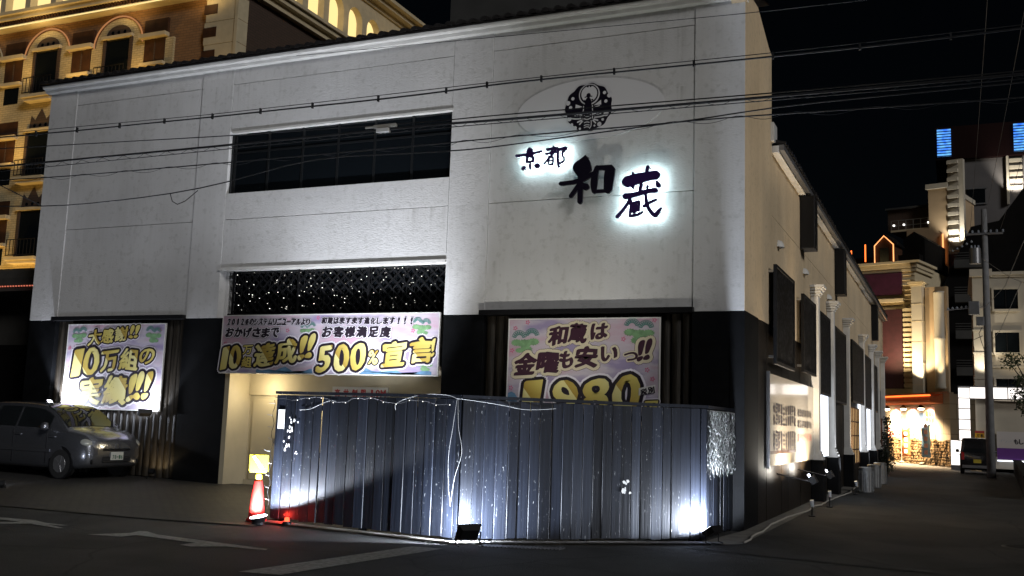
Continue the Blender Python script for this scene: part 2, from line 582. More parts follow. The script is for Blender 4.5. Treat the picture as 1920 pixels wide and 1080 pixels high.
class B:
    """collects faces; build() links them as one mesh object"""

    def __init__(self):
        self.v = []
        self.f = []

    def add(self, vs_, fs_):
        o = len(self.v)
        self.v += [Vector(v) for v in vs_]
        self.f += [tuple(i + o for i in f) for f in fs_]
        return self

    def box(self, x0, x1, y0, y1, z0, z1):
        return self.add([(x0, y0, z0), (x1, y0, z0), (x1, y1, z0), (x0, y1, z0),
                         (x0, y0, z1), (x1, y0, z1), (x1, y1, z1), (x0, y1, z1)],
                        [(3, 2, 1, 0), (4, 5, 6, 7), (0, 1, 5, 4), (1, 2, 6, 5), (2, 3, 7, 6), (3, 0, 4, 7)])

    def prism(self, poly, o, u, v, n):
        """polygon poly (list of 2d) in the plane o + a*u + b*v, extruded by n"""
        o, u, v, n = Vector(o), Vector(u), Vector(v), Vector(n)
        k = len(poly)
        a = [o + u * p[0] + v * p[1] for p in poly]
        return self.add(a + [p + n for p in a],
                        [tuple(range(k))[::-1], tuple(range(k, 2 * k))] +
                        [(i, (i + 1) % k, k + (i + 1) % k, k + i) for i in range(k)])

    def obox(self, c, ax, ay, az):
        """box round centre c with half vectors"""
        c, ax, ay, az = Vector(c), Vector(ax), Vector(ay), Vector(az)
        vs_ = [c + sx * ax + sy * ay + sz * az for sz in (-1, 1) for sx, sy in ((-1, -1), (1, -1), (1, 1), (-1, 1))]
        return self.add(vs_, [(3, 2, 1, 0), (4, 5, 6, 7), (0, 1, 5, 4), (1, 2, 6, 5), (2, 3, 7, 6), (3, 0, 4, 7)])

    def cyl(self, p0, p1, r0, r1=None, seg=12, cap=True):
        p0, p1 = Vector(p0), Vector(p1)
        r1 = r0 if r1 is None else r1
        d = (p1 - p0).normalized()
        a = d.orthogonal().normalized()
        b = d.cross(a)
        vs_ = []
        for p, r in ((p0, r0), (p1, r1)):
            for i in range(seg):
                t = 2 * math.pi * i / seg
                vs_.append(p + (a * math.cos(t) + b * math.sin(t)) * r)
        fs_ = [(i, (i + 1) % seg, seg + (i + 1) % seg, seg + i) for i in range(seg)]
        if cap:
            fs_ += [tuple(range(seg))[::-1], tuple(range(seg, 2 * seg))]
        return self.add(vs_, fs_)

    def tube(self, pts, r, seg=6):
        pts = [Vector(p) for p in pts]
        vs_, fs_ = [], []
        for i, p in enumerate(pts):
            d = (pts[min(i + 1, len(pts) - 1)] - pts[max(i - 1, 0)]).normalized()
            a = d.cross(Vector((0.13, 0.21, 0.97))).normalized()
            b = d.cross(a)
            for k in range(seg):
                t = 2 * math.pi * k / seg
                vs_.append(p + (a * math.cos(t) + b * math.sin(t)) * r)
        for i in range(len(pts) - 1):
            for k in range(seg):
                fs_.append((i * seg + k, i * seg + (k + 1) % seg, (i + 1) * seg + (k + 1) % seg, (i + 1) * seg + k))
        fs_ += [tuple(range(seg))[::-1], tuple(range((len(pts) - 1) * seg, len(pts) * seg))]
        return self.add(vs_, fs_)

    def lathe(self, c, prof, seg=20):
        """profile [(r,z)] turned round a vertical axis at c"""
        c = Vector(c)
        vs_, fs_ = [], []
        for r, z in prof:
            for k in range(seg):
                t = 2 * math.pi * k / seg
                vs_.append(c + Vector((r * math.cos(t), r * math.sin(t), z)))
        for i in range(len(prof) - 1):
            for k in range(seg):
                fs_.append((i * seg + k, i * seg + (k + 1) % seg, (i + 1) * seg + (k + 1) % seg, (i + 1) * seg + k))
        fs_ += [tuple(range(seg))[::-1], tuple(range((len(prof) - 1) * seg, len(prof) * seg))]
        return self.add(vs_, fs_)

    def mesh(self, name, mat, smooth=False, inv=None):
        me = bpy.data.meshes.new(name)
        vv = [inv @ v for v in self.v] if inv is not None else self.v
        me.from_pydata([tuple(v) for v in vv], [], self.f)
        me.materials.append(MATS[mat])
        if smooth:
            for p in me.polygons:
                p.use_smooth = True
        me.update()
        return me

    def build(self, name, mat, parent=None, smooth=False, world=True, bevel=0.0):
        inv = None
        if parent is not None and world:
            inv = MW[parent.name].inverted()
        o = bpy.data.objects.new(name, self.mesh(name, mat, smooth, inv))
        COL.objects.link(o)
        if parent is not None:
            o.parent = parent
            MW[o.name] = MW[parent.name]
        else:
            MW[o.name] = Matrix.Identity(4)
        if bevel:
            bv = o.modifiers.new('bevel', 'BEVEL')
            bv.width = bevel
            bv.segments = 2
            bv.limit_method = 'ANGLE'
        return o


def place(name, me, parent, loc, rotz=0.0, scale=(1, 1, 1), rot=None):
    """one more piece that shares a mesh; loc in world axes of a parent without rotation"""
    o = bpy.data.objects.new(name, me)
    COL.objects.link(o)
    if parent is not None:
        o.parent = parent
        loc = MW[parent.name].inverted() @ Vector(loc)
        MW[o.name] = MW[parent.name]
    o.location = loc
    o.rotation_euler = rot or (0, 0, rotz)
    o.scale = scale
    return o


def copy_tree(o, parent=None):
    c = o.copy()
    COL.objects.link(c)
    c.parent = parent
    for ch in list(o.children):
        copy_tree(ch, c)
    return c


def lamp(kind, parent, loc, energy, col, target=None, size=0.05, spot=None, blend=0.3, world=True):
    d = bpy.data.lights.new('lamp', kind)
    d.energy = energy
    d.color = col
    if kind == 'AREA':
        d.shape = 'RECTANGLE'
        d.size, d.size_y = size
    else:
        d.shadow_soft_size = size
    if kind == 'SPOT':
        d.spot_size = R(spot)
        d.spot_blend = blend
    o = bpy.data.objects.new('lamp', d)
    COL.objects.link(o)
    loc = Vector(loc)
    m = Matrix.Translation(loc)
    if target is not None:
        m = m @ (Vector(target) - loc).to_track_quat('-Z', 'Y').to_matrix().to_4x4()
    if parent is not None:
        o.parent = parent
        m = MW[parent.name].inverted() @ m
    o.matrix_local = m if parent is not None else m
    if parent is None:
        o.matrix_world = m
    return o


def ground_z(x):
    return -0.1386 - 0.0146 * x


def ring(cx, cz, rx, rz, k=32, a0=0.0, a1=2 * math.pi):
    return [(cx + rx * math.cos(a0 + (a1 - a0) * i / k), cz + rz * math.sin(a0 + (a1 - a0) * i / k)) for i in range(k)]


# flat lettering: glyph outlines of the built-in font, thickened and warped like brush writing
_glyphs = {}


def glyph(ch):
    if ch in _glyphs:
        return _glyphs[ch]
    cu = bpy.data.curves.new('glyph', 'FONT')
    cu.body = ch
    cu.size = 1.0
    cu.resolution_u = 3
    cu.fill_mode = 'FRONT'
    o = bpy.data.objects.new('glyph', cu)
    COL.objects.link(o)
    dg = bpy.context.evaluated_depsgraph_get()
    me = bpy.data.meshes.new_from_object(o.evaluated_get(dg))
    vs_ = [(v.co.x, v.co.y) for v in me.vertices]
    fs_ = [tuple(p.vertices) for p in me.polygons]
    bpy.data.objects.remove(o)
    bpy.data.curves.remove(cu)
    bpy.data.meshes.remove(me)
    if vs_:
        xs = [v[0] for v in vs_]
        ys = [v[1] for v in vs_]
        cx_, cy_ = (min(xs) + max(xs)) / 2, (min(ys) + max(ys)) / 2
        w, h = max(xs) - min(xs), max(ys) - min(ys)
        vs_ = [((x - cx_), (y - cy_)) for x, y in vs_]
    else:
        w = h = 0
    _glyphs[ch] = (vs_, fs_, w, h)
    return _glyphs[ch]


def char_faces(b, ch, o, u, v, n, w, h, rot=0.0, shear=0.0, fat=0.0, wob=0.0, seed=0, depth=0.0, nib=0.0):
    """one character fitted into w x h round the point o; fat thickens it by that many metres"""
    vs_, fs_, gw, gh = glyph(ch)
    if not vs_ or gw == 0 or gh == 0:
        return
    o, u, v, n = Vector(o), Vector(u), Vector(v), Vector(n)
    sx, sy = w / gw, h / gh
    ca, sa = math.cos(rot), math.sin(rot)
    pts = []
    for x, y in vs_:
        X, Y = x * sx, y * sy
        if wob:
            X += wob * h * math.sin(5.1 * Y / h + seed * 1.7) * 0.6
            Y += wob * h * math.sin(4.3 * X / w + seed * 2.9)
            X *= 1 + wob * 1.5 * math.sin(seed * 3.1 + Y / h * 3)
        X += shear * Y
        pts.append((X * ca - Y * sa, X * sa + Y * ca))
    offs = [(0.0, 0.0)]
    if fat or nib:
        k = 14
        ct, st_ = math.cos(R(38)), math.sin(R(38))
        for s in ((1.0, 0.5) if fat + nib > 0.02 else (1.0,)):
            for i in range(k):
                t = 2 * math.pi * (i + 0.5 * (s < 1)) / k
                e1, e2 = nib * math.cos(t), 0.22 * nib * math.sin(t)
                offs.append((s * (fat * math.cos(t) + e1 * ct - e2 * st_), s * (fat * math.sin(t) + e1 * st_ + e2 * ct)))
    for i, (dx, dy) in enumerate(offs):
        b.add([o + u * (x + dx) + v * (y + dy) + n * (depth + i * 0.00009) for x, y in pts], fs_)


def stroke_poly(pts):
    """outline of a brush stroke from (x, z, half width) points"""
    P = []
    for i in range(len(pts) - 1):
        a, c = pts[i], pts[i + 1]
        for t in (0, 1 / 3, 2 / 3):
            P.append(tuple(a[k] + (c[k] - a[k]) * t for k in range(3)))
    P.append(tuple(pts[-1]))
    for _ in range(2):
        P = [P[0]] + [tuple((P[i - 1][k] + 2 * P[i][k] + P[i + 1][k]) / 4 for k in range(3)) for i in range(1, len(P) - 1)] + [P[-1]]
    L, Rr = [], []
    for i, (x, z, w) in enumerate(P):
        q0, q1 = P[max(i - 1, 0)], P[min(i + 1, len(P) - 1)]
        dx, dz = q1[0] - q0[0], q1[1] - q0[1]
        m = math.hypot(dx, dz) or 1
        nx, nz = -dz / m, dx / m
        L.append((x + nx * w, z + nz * w))
        Rr.append((x - nx * w, z - nz * w))

    def capfan(p, q0):
        dx, dz = p[0] - q0[0], p[1] - q0[1]
        a = math.atan2(dz, dx)
        return [(p[0] + 0.8 * p[2] * math.cos(a + s), p[1] + 0.8 * p[2] * math.sin(a + s)) for s in (0.9, 0.3, -0.3, -0.9)]
    return L + capfan(P[-1], P[-2]) + Rr[::-1] + capfan(P[0], P[1])


# ================================================================== ground
def sheet(name, poly, lift, mat, label=None):
    """flat sheet on the cross-falling ground"""
    b = B()
    b.add([(x, y, ground_z(x) + lift) for x, y in poly], [tuple(range(len(poly)))])
    o = b.build(name, mat)
    tag(o, label, kind='structure')
    return o


g_ = B()
NX, NY = 24, 24
xs_ = [-160 + 320 * i / NX for i in range(NX + 1)]
ys_ = [-60 + 300 * i / NY for i in range(NY + 1)]
for j, y in enumerate(ys_):
    for x in xs_:
        g_.v.append(Vector((x, y, ground_z(max(-40, min(20, x))) - 0.02)))
for j in range(NY):
    for i in range(NX):
        a = j * (NX + 1) + i
        g_.f.append((a, a + 1, a + NX + 2, a + NX + 1))
tag(g_.build('ground', 'asphalt'), 'dark asphalt ground under the whole street corner', kind='structure')
sheet('road', [(-60, -30), (30, -30), (30, 10.5), (3, 14), (-3.6, 14.2), (-6.1, 12.0), (-9.2, 11.6), (-13.4, 11.1), (-60, 9.0)], -0.008, 'asphalt', 'dark asphalt main road along the front of the club')
sheet('side_street', [(-3.6, 14.25), (3, 14.05), (2.4, 40), (2.4, 66), (-14, 90), (-20, 84), (-5.2, 62), (-3.15, 54), (-3.15, 17.3), (-3.15, 15.0)], -0.004, 'asphalt', 'dark asphalt side street running past the club to the lit shop')
sheet('forecourt', [(-40, 9.9), (-13.42, 11.13), (-11.04, 11.44), (-9.23, 11.9), (-9.6, 12.7), (-9.6, 17.6), (-40, 17.6)], 0.0, 'pavers', 'dark brick paved forecourt in front of the garage opening')
sheet('gutter', [(-3.5, 15.2), (-3.15, 15.0), (-2.95, 15.3), (-2.95, 53), (-3.3, 53), (-3.3, 17.3)], 0.006, 'concrete', 'pale concrete gutter strip at the foot of the side wall')
b = B()
for (xa, ya), (xb, yb) in (((-9.6, 12.33), (-6.25, 12.20)), ((-6.2, 12.2), (-3.3, 15.02))):
    d = Vector((xb - xa, yb - ya, 0)).normalized()
    nrm = Vector((d.y, -d.x, 0))
    k = 12
    for i in range(k):
        p = Vector((xa, ya, 0)).lerp(Vector((xb, yb, 0)), i / k)
        q = Vector((xa, ya, 0)).lerp(Vector((xb, yb, 0)), (i + 1) / k - 0.004)
        for s in (0,):
            a0, a1 = p + nrm * 0.0, q + nrm * 0.0
            b0, b1 = p - nrm * 0.22, q - nrm * 0.22
            b.add([(w.x, w.y, ground_z(w.x) + 0.012) for w in (a0, a1, b1, b0)], [(0, 1, 2, 3)])
tag(b.build('gutter_edge', 'concrete'), 'narrow pale concrete edging along the foot of the black fence', kind='structure')

for lab, poly in (
    ('worn white arrow head painted on the road at far left', [(-12.6, 10.05), (-11.64, 10.23), (-11.30, 10.12), (-10.91, 10.14), (-10.95, 10.05), (-11.15, 10.02), (-10.72, 9.90), (-10.76, 9.83), (-11.36, 9.92), (-11.62, 9.62), (-11.80, 9.66), (-11.62, 9.98), (-12.6, 9.90)]),
    ('long thin white painted arrow on the road before the forecourt', [(-10.05, 9.66), (-9.62, 9.78), (-9.60, 10.02), (-8.60, 9.98), (-8.62, 9.72), (-8.42, 9.70), (-8.14, 9.98), (-7.60, 10.06), (-7.64, 10.15), (-9.45, 10.24), (-9.75, 10.38), (-9.86, 10.36), (-9.80, 10.10)]),
    ('broad white painted bar on the road in front of the fence', [(-6.84, 8.62), (-6.40, 8.74), (-6.07, 11.70), (-6.47, 11.60)])):
    sheet('road_marking', poly, 0.0005, 'road_paint', lab)
b = B()
b.add([(x, y, ground_z(x) - 0.0035) for x, y in ((-9.52, 10.17), (-7.9, 10.13), (-7.9, 10.10), (-9.50, 10.135))], [(0, 1, 2, 3)])

t = thing('manhole_cover', 'round worn iron manhole cover in the side street', 'manhole cover', (0.95, 18.6, ground_z(0.95)))
B().cyl((0.95, 18.6, ground_z(0.95) - 0.02), (0.95, 18.6, ground_z(0.95) + 0.004), 0.34, seg=36).build('rim_ring', 'concrete', t)
B().cyl((0.95, 18.6, ground_z(0.95) - 0.02), (0.95, 18.6, ground_z(0.95) + 0.009), 0.30, seg=36).build('lid', 'iron', t)
for i in range(-3, 4):
    w = math.sqrt(0.27 ** 2 - (i * 0.075) ** 2)
    B().box(0.95 - w, 0.95 + w, 18.6 + i * 0.075 - 0.012, 18.6 + i * 0.075 + 0.012, ground_z(0.95) + 0.0092, ground_z(0.95) + 0.016).build('rib', 'iron', t)

t = thing('drain_grate', 'narrow steel drain grating beside the middle floodlight', 'grate', (-5.5, 12.3, ground_z(-5.5)))
for i in range(22):
    x = -5.82 + i * 0.045
    y = 12.22 + i * 0.022
    B().box(x, x + 0.022, y - 0.0, y + 0.24, ground_z(x) - 0.006, ground_z(x) + 0.008).build('bar', 'grey_metal', t)

# ================================================================== the club building
YF, XS = 17.25, -3.30
club = thing('club_building', 'two storey club with white rendered front, black base and tiled eaves', 'building', (-11.8, 25, 0))
# masonry core behind the facing
core = B()
core.box(-20.40, -14.66, 17.46, 17.75, 0, 9.2)
core.box(-9.12, -3.33, 17.46, 17.75, 0, 9.2)
core.box(-14.66, -9.12, 17.47, 17.75, 7.83, 9.2)
core.box(-14.66, -9.12, 17.62, 17.75, 3.66, 6.36)
core.box(-20.40, -20.15, 17.751, 25, 0, 9.2)
core.box(-20.40, -4, 24.9, 25.1, 3, 9.2)
core.build('masonry_wall', 'stucco', club)
# facing panels, joints left open between them
ZB, ZM, ZT, ZE = 3.62, 5.80, 8.90, 9.26
J = 0.012
for x0, x1, zs, y in ((-20.42, -19.52, (ZB, ZE), YF), (-15.62, -14.73, (ZB, ZE), YF),
                      (-9.15, -8.27, (ZB, ZE), YF), (-4.21, -3.302, (ZB, ZE), YF),
                      (-19.52, -15.62, (ZB, ZM, ZT, ZE), YF + 0.02), (-8.27, -4.21, (ZB, ZM, ZT, ZE), YF + 0.02),
                      (-14.73, -9.15, (4.72, ZM, 6.39), YF + 0.005), (-14.73, -9.15, (7.80, ZT, ZE), YF + 0.004)):
    for i in range(len(zs) - 1):
        z0, z1 = zs[i], zs[i + 1]
        za = z0 + (J / 2 if i > 0 else 0)
        zb = z1 - (J / 2 if i < len(zs) - 2 else 0)
        B().box(x0 + 0.003, x1 - 0.003, y, 17.455, za, zb).build('wall_panel', 'stucco', club, bevel=0.004)
B().box(-14.76, -9.14, 17.21, 17.46, 4.66, 4.718).build('sill', 'trim_white', club)
B().box(-14.66, -9.12, 17.23, 17.459, 7.755, 7.80).build('lintel', 'trim_white', club)
# black base
for x0, x1 in ((-20.42, -19.55), (-15.65, -14.40), (-9.15, -8.27), (-4.22, -3.302)):
    B().box(x0, x1, 17.262, 17.455, 0, 3.618).build('pier', 'plinth_black', club, bevel=0.005)
for x0, x1 in ((-19.58, -15.60), (-8.33, -4.18)):
    B().box(x0, x1, 17.13, 17.44, 3.60, 3.69).build('ledge', 'frame_black', club)
    B().box(x0 + 0.03, x1 - 0.03, 17.40, 17.456, 0, 3.60).build('backing_board', 'plinth_black', club)
half = B()
k = 10
prof = [(0.094 * math.cos(math.pi * i / k), -0.07 * math.sin(math.pi * i / k)) for i in range(k + 1)]
half.prism(prof, (0, 0, 0), (1, 0, 0), (0, 1, 0), (0, 0, 1))
half_me = half.mesh('board', 'cladding', smooth=False)
for x0, x1 in ((-19.55, -15.65), (-8.27, -4.22)):
    nb = 20
    w = (x1 - x0) / nb
    for i in range(nb):
        z0 = random.uniform(0.10, 0.14)
        place('board', half_me, club, (x0 + (i + 0.5) * w, 17.40 - random.uniform(0, 0.018), z0), 0, (1, random.uniform(0.8, 1.15), 3.59 - z0))
# eaves: fascia, soffit moulding and barrel tiles
fas = B()
fas.prism([(0, 9.26), (-0.10, 9.27), (-0.13, 9.33), (-0.20, 9.35), (-0.22, 9.44), (0.2, 9.44), (0.2, 9.26)], (-20.5, YF, 0), (0, 1, 0), (0, 0, 1), (17.22, 0, 0))
fas.build('fascia', 'trim_white', club)
til = B()
prof = [(0.085 * math.cos(math.pi * i / 8), 0.085 * math.sin(math.pi * i / 8)) for i in range(9)]
til.prism(prof, (0, 0, 0), (1, 0, 0), (0, 0, 1), (0, 0.55, 0.16))
til_me = til.mesh('roof_tile', 'roof_tile', smooth=False)
x = -20.45
while x < -3.4:
    place('roof_tile', til_me, club, (x, YF - 0.27 + random.uniform(-0.012, 0.012), 9.452), 0, (1, 1, random.uniform(0.92, 1.08)))
    x += 0.262
B().add([(-20.55, 17.02, 9.44), (-3.34, 17.02, 9.44), (-3.34, 20.0, 10.3), (-20.55, 20.0, 10.3),
         (-20.55, 17.02, 9.40), (-3.34, 17.02, 9.40), (-3.34, 20.0, 10.26), (-20.55, 20.0, 10.26)],
        [(0, 1, 2, 3), (7, 6, 5, 4), (4, 5, 1, 0), (3, 2, 6, 7)]).build('roof', 'roof_tile', club)
# upper dark window
uw = B().box(-14.728, -9.152, 17.335, 17.40, 6.392, 7.753).build('window', 'window_black', club)
for x in [-14.6 + i * 0.906 for i in range(7)]:
    B().box(x - 0.025, x + 0.025, 17.315, 17.334, 6.40, 7.75).build('mullion', 'mullion_dark', uw)
B().box(-14.7, -9.16, 17.318, 17.333, 7.30, 7.34).build('transom', 'mullion_dark', uw)
# lattice panel under the white band
B().box(-14.49, -9.17, 17.50, 17.58, 3.60, 4.66).build('lattice_back', 'window_black', club)
for i in range(30):
    x0 = -15.3 + i * 0.21
    for s, yy in ((1, 17.47), (-1, 17.445)):
        xa, xb = (x0, x0 + 0.86) if s > 0 else (x0 + 0.86, x0)
        za, zb = 3.76, 4.62
        ta = 0.0
        pa, pb = Vector((xa, 0, za)), Vector((xb, 0, zb))
        lo, hi = -14.47, -9.19
        ts = [0.0, 1.0]
        dx = pb.x - pa.x
        for lim in (lo, hi):
            tt = (lim - pa.x) / dx
            if 0 < tt < 1:
                inside0 = lo <= pa.x <= hi
                if inside0:
                    ts[1] = min(ts[1], tt)
                else:
                    ts[0] = max(ts[0], tt)
        mid = pa.lerp(pb, (ts[0] + ts[1]) / 2)
        if not (lo < mid.x < hi):
            continue
        qa, qb = pa.lerp(pb, ts[0]), pa.lerp(pb, ts[1])
        d = (qb - qa)
        L_ = d.length
        d.normalize()
        nrm = Vector((-d.z, 0, d.x))
        B().obox((qa + qb) / 2 + Vector((0, yy, 0)), d * (L_ / 2), Vector((0, 0.010, 0)), nrm * 0.016).build('slat', 'frame_black', club)
for x in (-14.47, -12.75, -11.0, -9.20):
    B().box(x - 0.02, x + 0.02, 17.40, 17.432, 3.68, 4.655).build('lattice_post', 'frame_black', club)
B().box(-14.55, -9.15, 17.36, 17.434, 3.655, 3.72).build('lattice_rail', 'frame_black', club)
# garage opening: cream reveals, ceiling, door, deep bay
gar = B()
gar.box(-14.40, -14.28, 17.27, 18.0, 0, 2.45)
gar.box(-14.28, -13.15, 18.0, 18.15, 0, 2.60)
gar.box(-13.28, -13.15, 18.151, 23.5, 0, 2.60)
gar.box(-13.28, -8.9, 23.4, 23.6, 0, 2.60)
gar.box(-9.15, -8.95, 17.46, 23.4, 0, 2.60)
gar.build('garage_wall', 'cream_wall', club)
B().box(-14.40, -9.15, 17.30, 23.5, 2.44, 2.62).build('garage_ceiling', 'cream_wall', club)
B().box(-14.28, -9.15, 17.95, 18.2, 1.98, 2.44).build('beam', 'cream_wall', club)
dr = B().box(-14.16, -13.45, 17.955, 17.998, 0.16, 1.90).build('door', 'door_cream', club)
B().box(-13.53, -13.48, 17.925, 17.954, 0.95, 1.06).build('handle', 'grey_metal', dr)
B().box(-13.44, -13.32, 17.945, 17.998, 0.16, 1.92).build('door_frame', 'grey_metal', club)
B().box(-14.27, -13.16, 17.93, 17.999, 0.0, 0.15).build('door_step', 'cream_wall', club)
B().box(-13.145, -12.2, 23.25, 23.39, 0.3, 1.9).build('gate_panel', 'frame_black', club)
B().box(-14.24, -14.10, 17.98, 17.999, 2.18, 2.30).build('junction_box', 'door_cream', club)
lamp('POINT', club, (-12.4, 19.2, 2.2), 130, (1.0, 0.84, 0.55), size=0.15)  # assumed unseen lamps, light the garage bay and door wall
lamp('POINT', club, (-13.6, 17.5, 2.1), 26, (1.0, 0.84, 0.55), size=0.1)

# side wall
def side_quad(name, mat, pts, th=0.25, x=XS):
    B().prism([(p[0], p[1]) for p in pts], (x - th, 0, 0), (0, 1, 0), (0, 0, 1), (th, 0, 0)).build(name, mat, club)


side_quad('wall_panel', 'stucco_warm_lit', [(17.252, 3.63), (20.03, 3.63), (20.03, 9.20), (19.7, 9.24), (18.5, 9.60), (17.05, 9.46), (17.252, 9.2)])
side_quad('wall_panel', 'stucco_warm_lit', [(20.035, 3.63), (53.0, 3.63), (53.0, 5.86), (20.035, 5.86)], 0.25, XS - 0.004)
side_quad('wall_panel', 'stucco_warm_lit', [(20.035, 5.872), (53.0, 5.872), (53.0, 7.28), (20.035, 7.28)], 0.25, XS - 0.006)
side_quad('base_panel', 'plinth_black', [(17.252, -0.2), (18.55, -0.2), (18.55, 3.628), (17.252, 3.628)], 0.25, XS)
y = 18.553
while y < 52.9:
    y1 = min(y + 0.9, 53.0)
    side_quad('base_panel', 'plinth_brown', [(y, -0.2), (y1 - 0.006, -0.2), (y1 - 0.006, 3.628), (y, 3.628)], 0.25, XS - random.uniform(0.004, 0.012))
    y = y1
B().box(-12, -3.3, 52.8, 53.0, 0, 7.2).build('end_wall', 'stucco_warm_lit', club)
B().box(XS - 0.2, XS + 0.14, 20.06, 53.05, 7.16, 7.30).build('side_fascia', 'trim_white', club)
B().box(XS + 0.142, XS + 0.24, 20.06, 53.05, 7.20, 7.31).build('gutter_pipe', 'grey_metal', club)
B().add([(XS + 0.20, 20.06, 7.32), (XS + 0.20, 53.1, 7.32), (-9, 53.1, 9.0), (-9, 20.06, 9.0), (XS + 0.20, 20.06, 7.312), (XS + 0.20, 53.1, 7.312), (-9, 53.1, 8.98), (-9, 20.06, 8.98)],
        [(0, 1, 2, 3), (7, 6, 5, 4), (0, 4, 5, 1), (1, 5, 6, 2), (3, 7, 4, 0)]).build('roof', 'roof_tile', club)
til2 = B()
prof = [(0.085 * math.cos(math.pi * i / 6), 0.085 * math.sin(math.pi * i / 6)) for i in range(7)]
til2.prism(prof, (0, 0, 0), (0, 1, 0), (0, 0, 1), (-0.55, 0, 0.16))
til2_me = til2.mesh('roof_tile', 'roof_tile')
y = 20.2
while y < 52.9:
    place('roof_tile', til2_me, club, (XS + 0.27 + random.uniform(-0.012, 0.012), y, 7.33), 0, (1, 1, random.uniform(0.9, 1.1)))
    y += 0.262
B().box(XS - 0.1, XS + 0.06, 19.9, 20.12, 7.36, 7.75).build('corner_bracket', 'trim_white', club)
# boxes hung under the side eaves
for y0, z0, z1, w in ((24.0, 5.87, 7.14, 0.34), (31.4, 5.73, 7.14, 0.30), (45.7, 5.6, 7.14, 0.26)):
    B().box(XS + 0.002, XS + w, y0, y0 + 0.55, z0, z1).build('eaves_box', 'black_metal', club, bevel=0.015)
# small half round wall lamps
for y in (20.82, 24.62, 29.5):
    wl_ = B()
    wl_.add([Vector((XS + 0.001 + 0.13 * math.cos(a) * math.cos(e_), y + 0.15 * math.sin(a) * math.cos(e_), 5.34 + 0.16 * math.sin(e_)))
             for e_ in (0, 0.5, 1.0, 1.5) for a in [-math.pi / 2 + math.pi * i / 8 for i in range(9)]],
            [(r_ * 9 + i, r_ * 9 + i + 1, (r_ + 1) * 9 + i + 1, (r_ + 1) * 9 + i) for r_ in range(3) for i in range(8)])
    wl_.build('wall_lamp', 'trim_white', club, smooth=True)
# pilasters with capitals on black plinths
PIL_Y = (26.0, 29.4, 33.8, 39.5, 44.0, 47.4, 51.0)
for y in PIL_Y:
    pl = B().box(XS + 0.002, XS + 0.19, y - 0.16, y + 0.16, 0.93, 4.98).build('pilaster', 'trim_white', club, bevel=0.012)
    cp = B()
    for dz, g in ((0, 0.03), (0.07, 0.07), (0.14, 0.11), (0.2, 0.15)):
        cp.box(XS + 0.003, XS + 0.19 + g, y - 0.16 - g, y + 0.16 + g, 4.982 + dz, 4.982 + dz + 0.062)
    cp.build('capital', 'trim_white', pl)
    cp = B()
    for dz, g in ((0, 0.08), (0.075, 0.05), (0.14, 0.025)):
        cp.box(XS + 0.0035, XS + 0.192 + g, y - 0.162 - g, y + 0.162 + g, 0.91 + dz, 0.91 + dz + 0.07)
    cp.build('pedestal_moulding', 'trim_white', pl)
    B().box(XS + 0.002, XS + 0.30, y - 0.30, y + 0.30, -0.12, 0.908).build('pedestal', 'plinth_black', pl, bevel=0.01)
# cool lit wall drawn as glowing panels, and lattice windows between the pilasters
for y0, y1, z0, z1, mt in ((27.7, 29.0, 0.95, 3.1, 'strip_blue'), (38.7, 39.25, 0.95, 3.1, 'strip_blue'), (42.6, 43.7, 0.95, 3.2, 'strip_blue')):
    ls_ = B().box(XS + 0.004, XS + 0.05, y0, y1, z0, z1).build('glow_panel', mt, club)
for y0, y1, z0, z1 in ((34.4, 38.5, 0.55, 2.45), (48.2, 50.6, 0.85, 2.3)):
    wd = B().box(XS + 0.004, XS + 0.03, y0, y1, z0, z1).build('window', 'shoji_glow' if y0 < 40 else 'lightbox_rose', club)
    nn = 7
    for i in range(nn + 1):
        yy = y0 + (y1 - y0) * i / nn
        B().box(XS + 0.031, XS + 0.07, yy - 0.025, yy + 0.025, z0, z1).build('mullion', 'hotel_wood', wd)
    for i in range(5):
        zz = z0 + (z1 - z0) * i / 4
        B().box(XS + 0.032, XS + 0.065, y0, y1, zz - 0.02, zz + 0.02).build('transom', 'hotel_wood', wd)

# ------------------------------------------------------------------ mesh screens on brackets
def screen(y0, y1, z0, z1, label, off=0.40):
    t = thing('mesh_screen', label, 'screen', (XS, (y0 + y1) / 2, z0), 0, 'mesh screens on the side wall')
    xf = XS + off
    B().box(xf - 0.03, xf, y0 + 0.05, y1 - 0.05, z0 + 0.05, z1 - 0.05).build('mesh_panel', 'mesh_screen', t)
    for a in ((y0, y0 + 0.06, z0, z1), (y1 - 0.06, y1, z0, z1), (y0 + 0.061, y1 - 0.061, z0, z0 + 0.06), (y0 + 0.061, y1 - 0.061, z1 - 0.06, z1)):
        B().box(xf - 0.05, xf + 0.015, *a).build('frame_bar', 'black_metal', t)
    for zz in (z0 + 0.12, z1 - 0.15):
        for yy in (y0 + 0.04, y1 - 0.08):
            B().box(XS + 0.001, xf - 0.051, yy, yy + 0.04, zz, zz + 0.05).build('bracket', 'galvanised', t)


screen(19.6, 22.0, 2.86, 4.80, 'dark mesh screen nearest the street corner, above the lit panel', 0.15)
screen(23.4, 25.6, 2.93, 4.72, 'dark mesh screen second from the street corner, left of the pilasters', 0.15)
screen(26.7, 28.9, 2.55, 4.70, 'dark mesh screen in the first bay between white pilasters', 0.13)
screen(30.1, 33.2, 2.45, 4.65, 'dark mesh screen in the second bay between white pilasters', 0.13)
screen(34.5, 38.9, 2.60, 4.65, 'wide dark mesh screen above the glowing lattice window', 0.20)
screen(40.2, 43.4, 2.55, 4.6, 'dark mesh screen in the fourth bay between white pilasters', 0.13)
screen(44.6, 46.9, 2.5, 4.5, 'farthest large dark mesh screen on the side wall', 0.13)

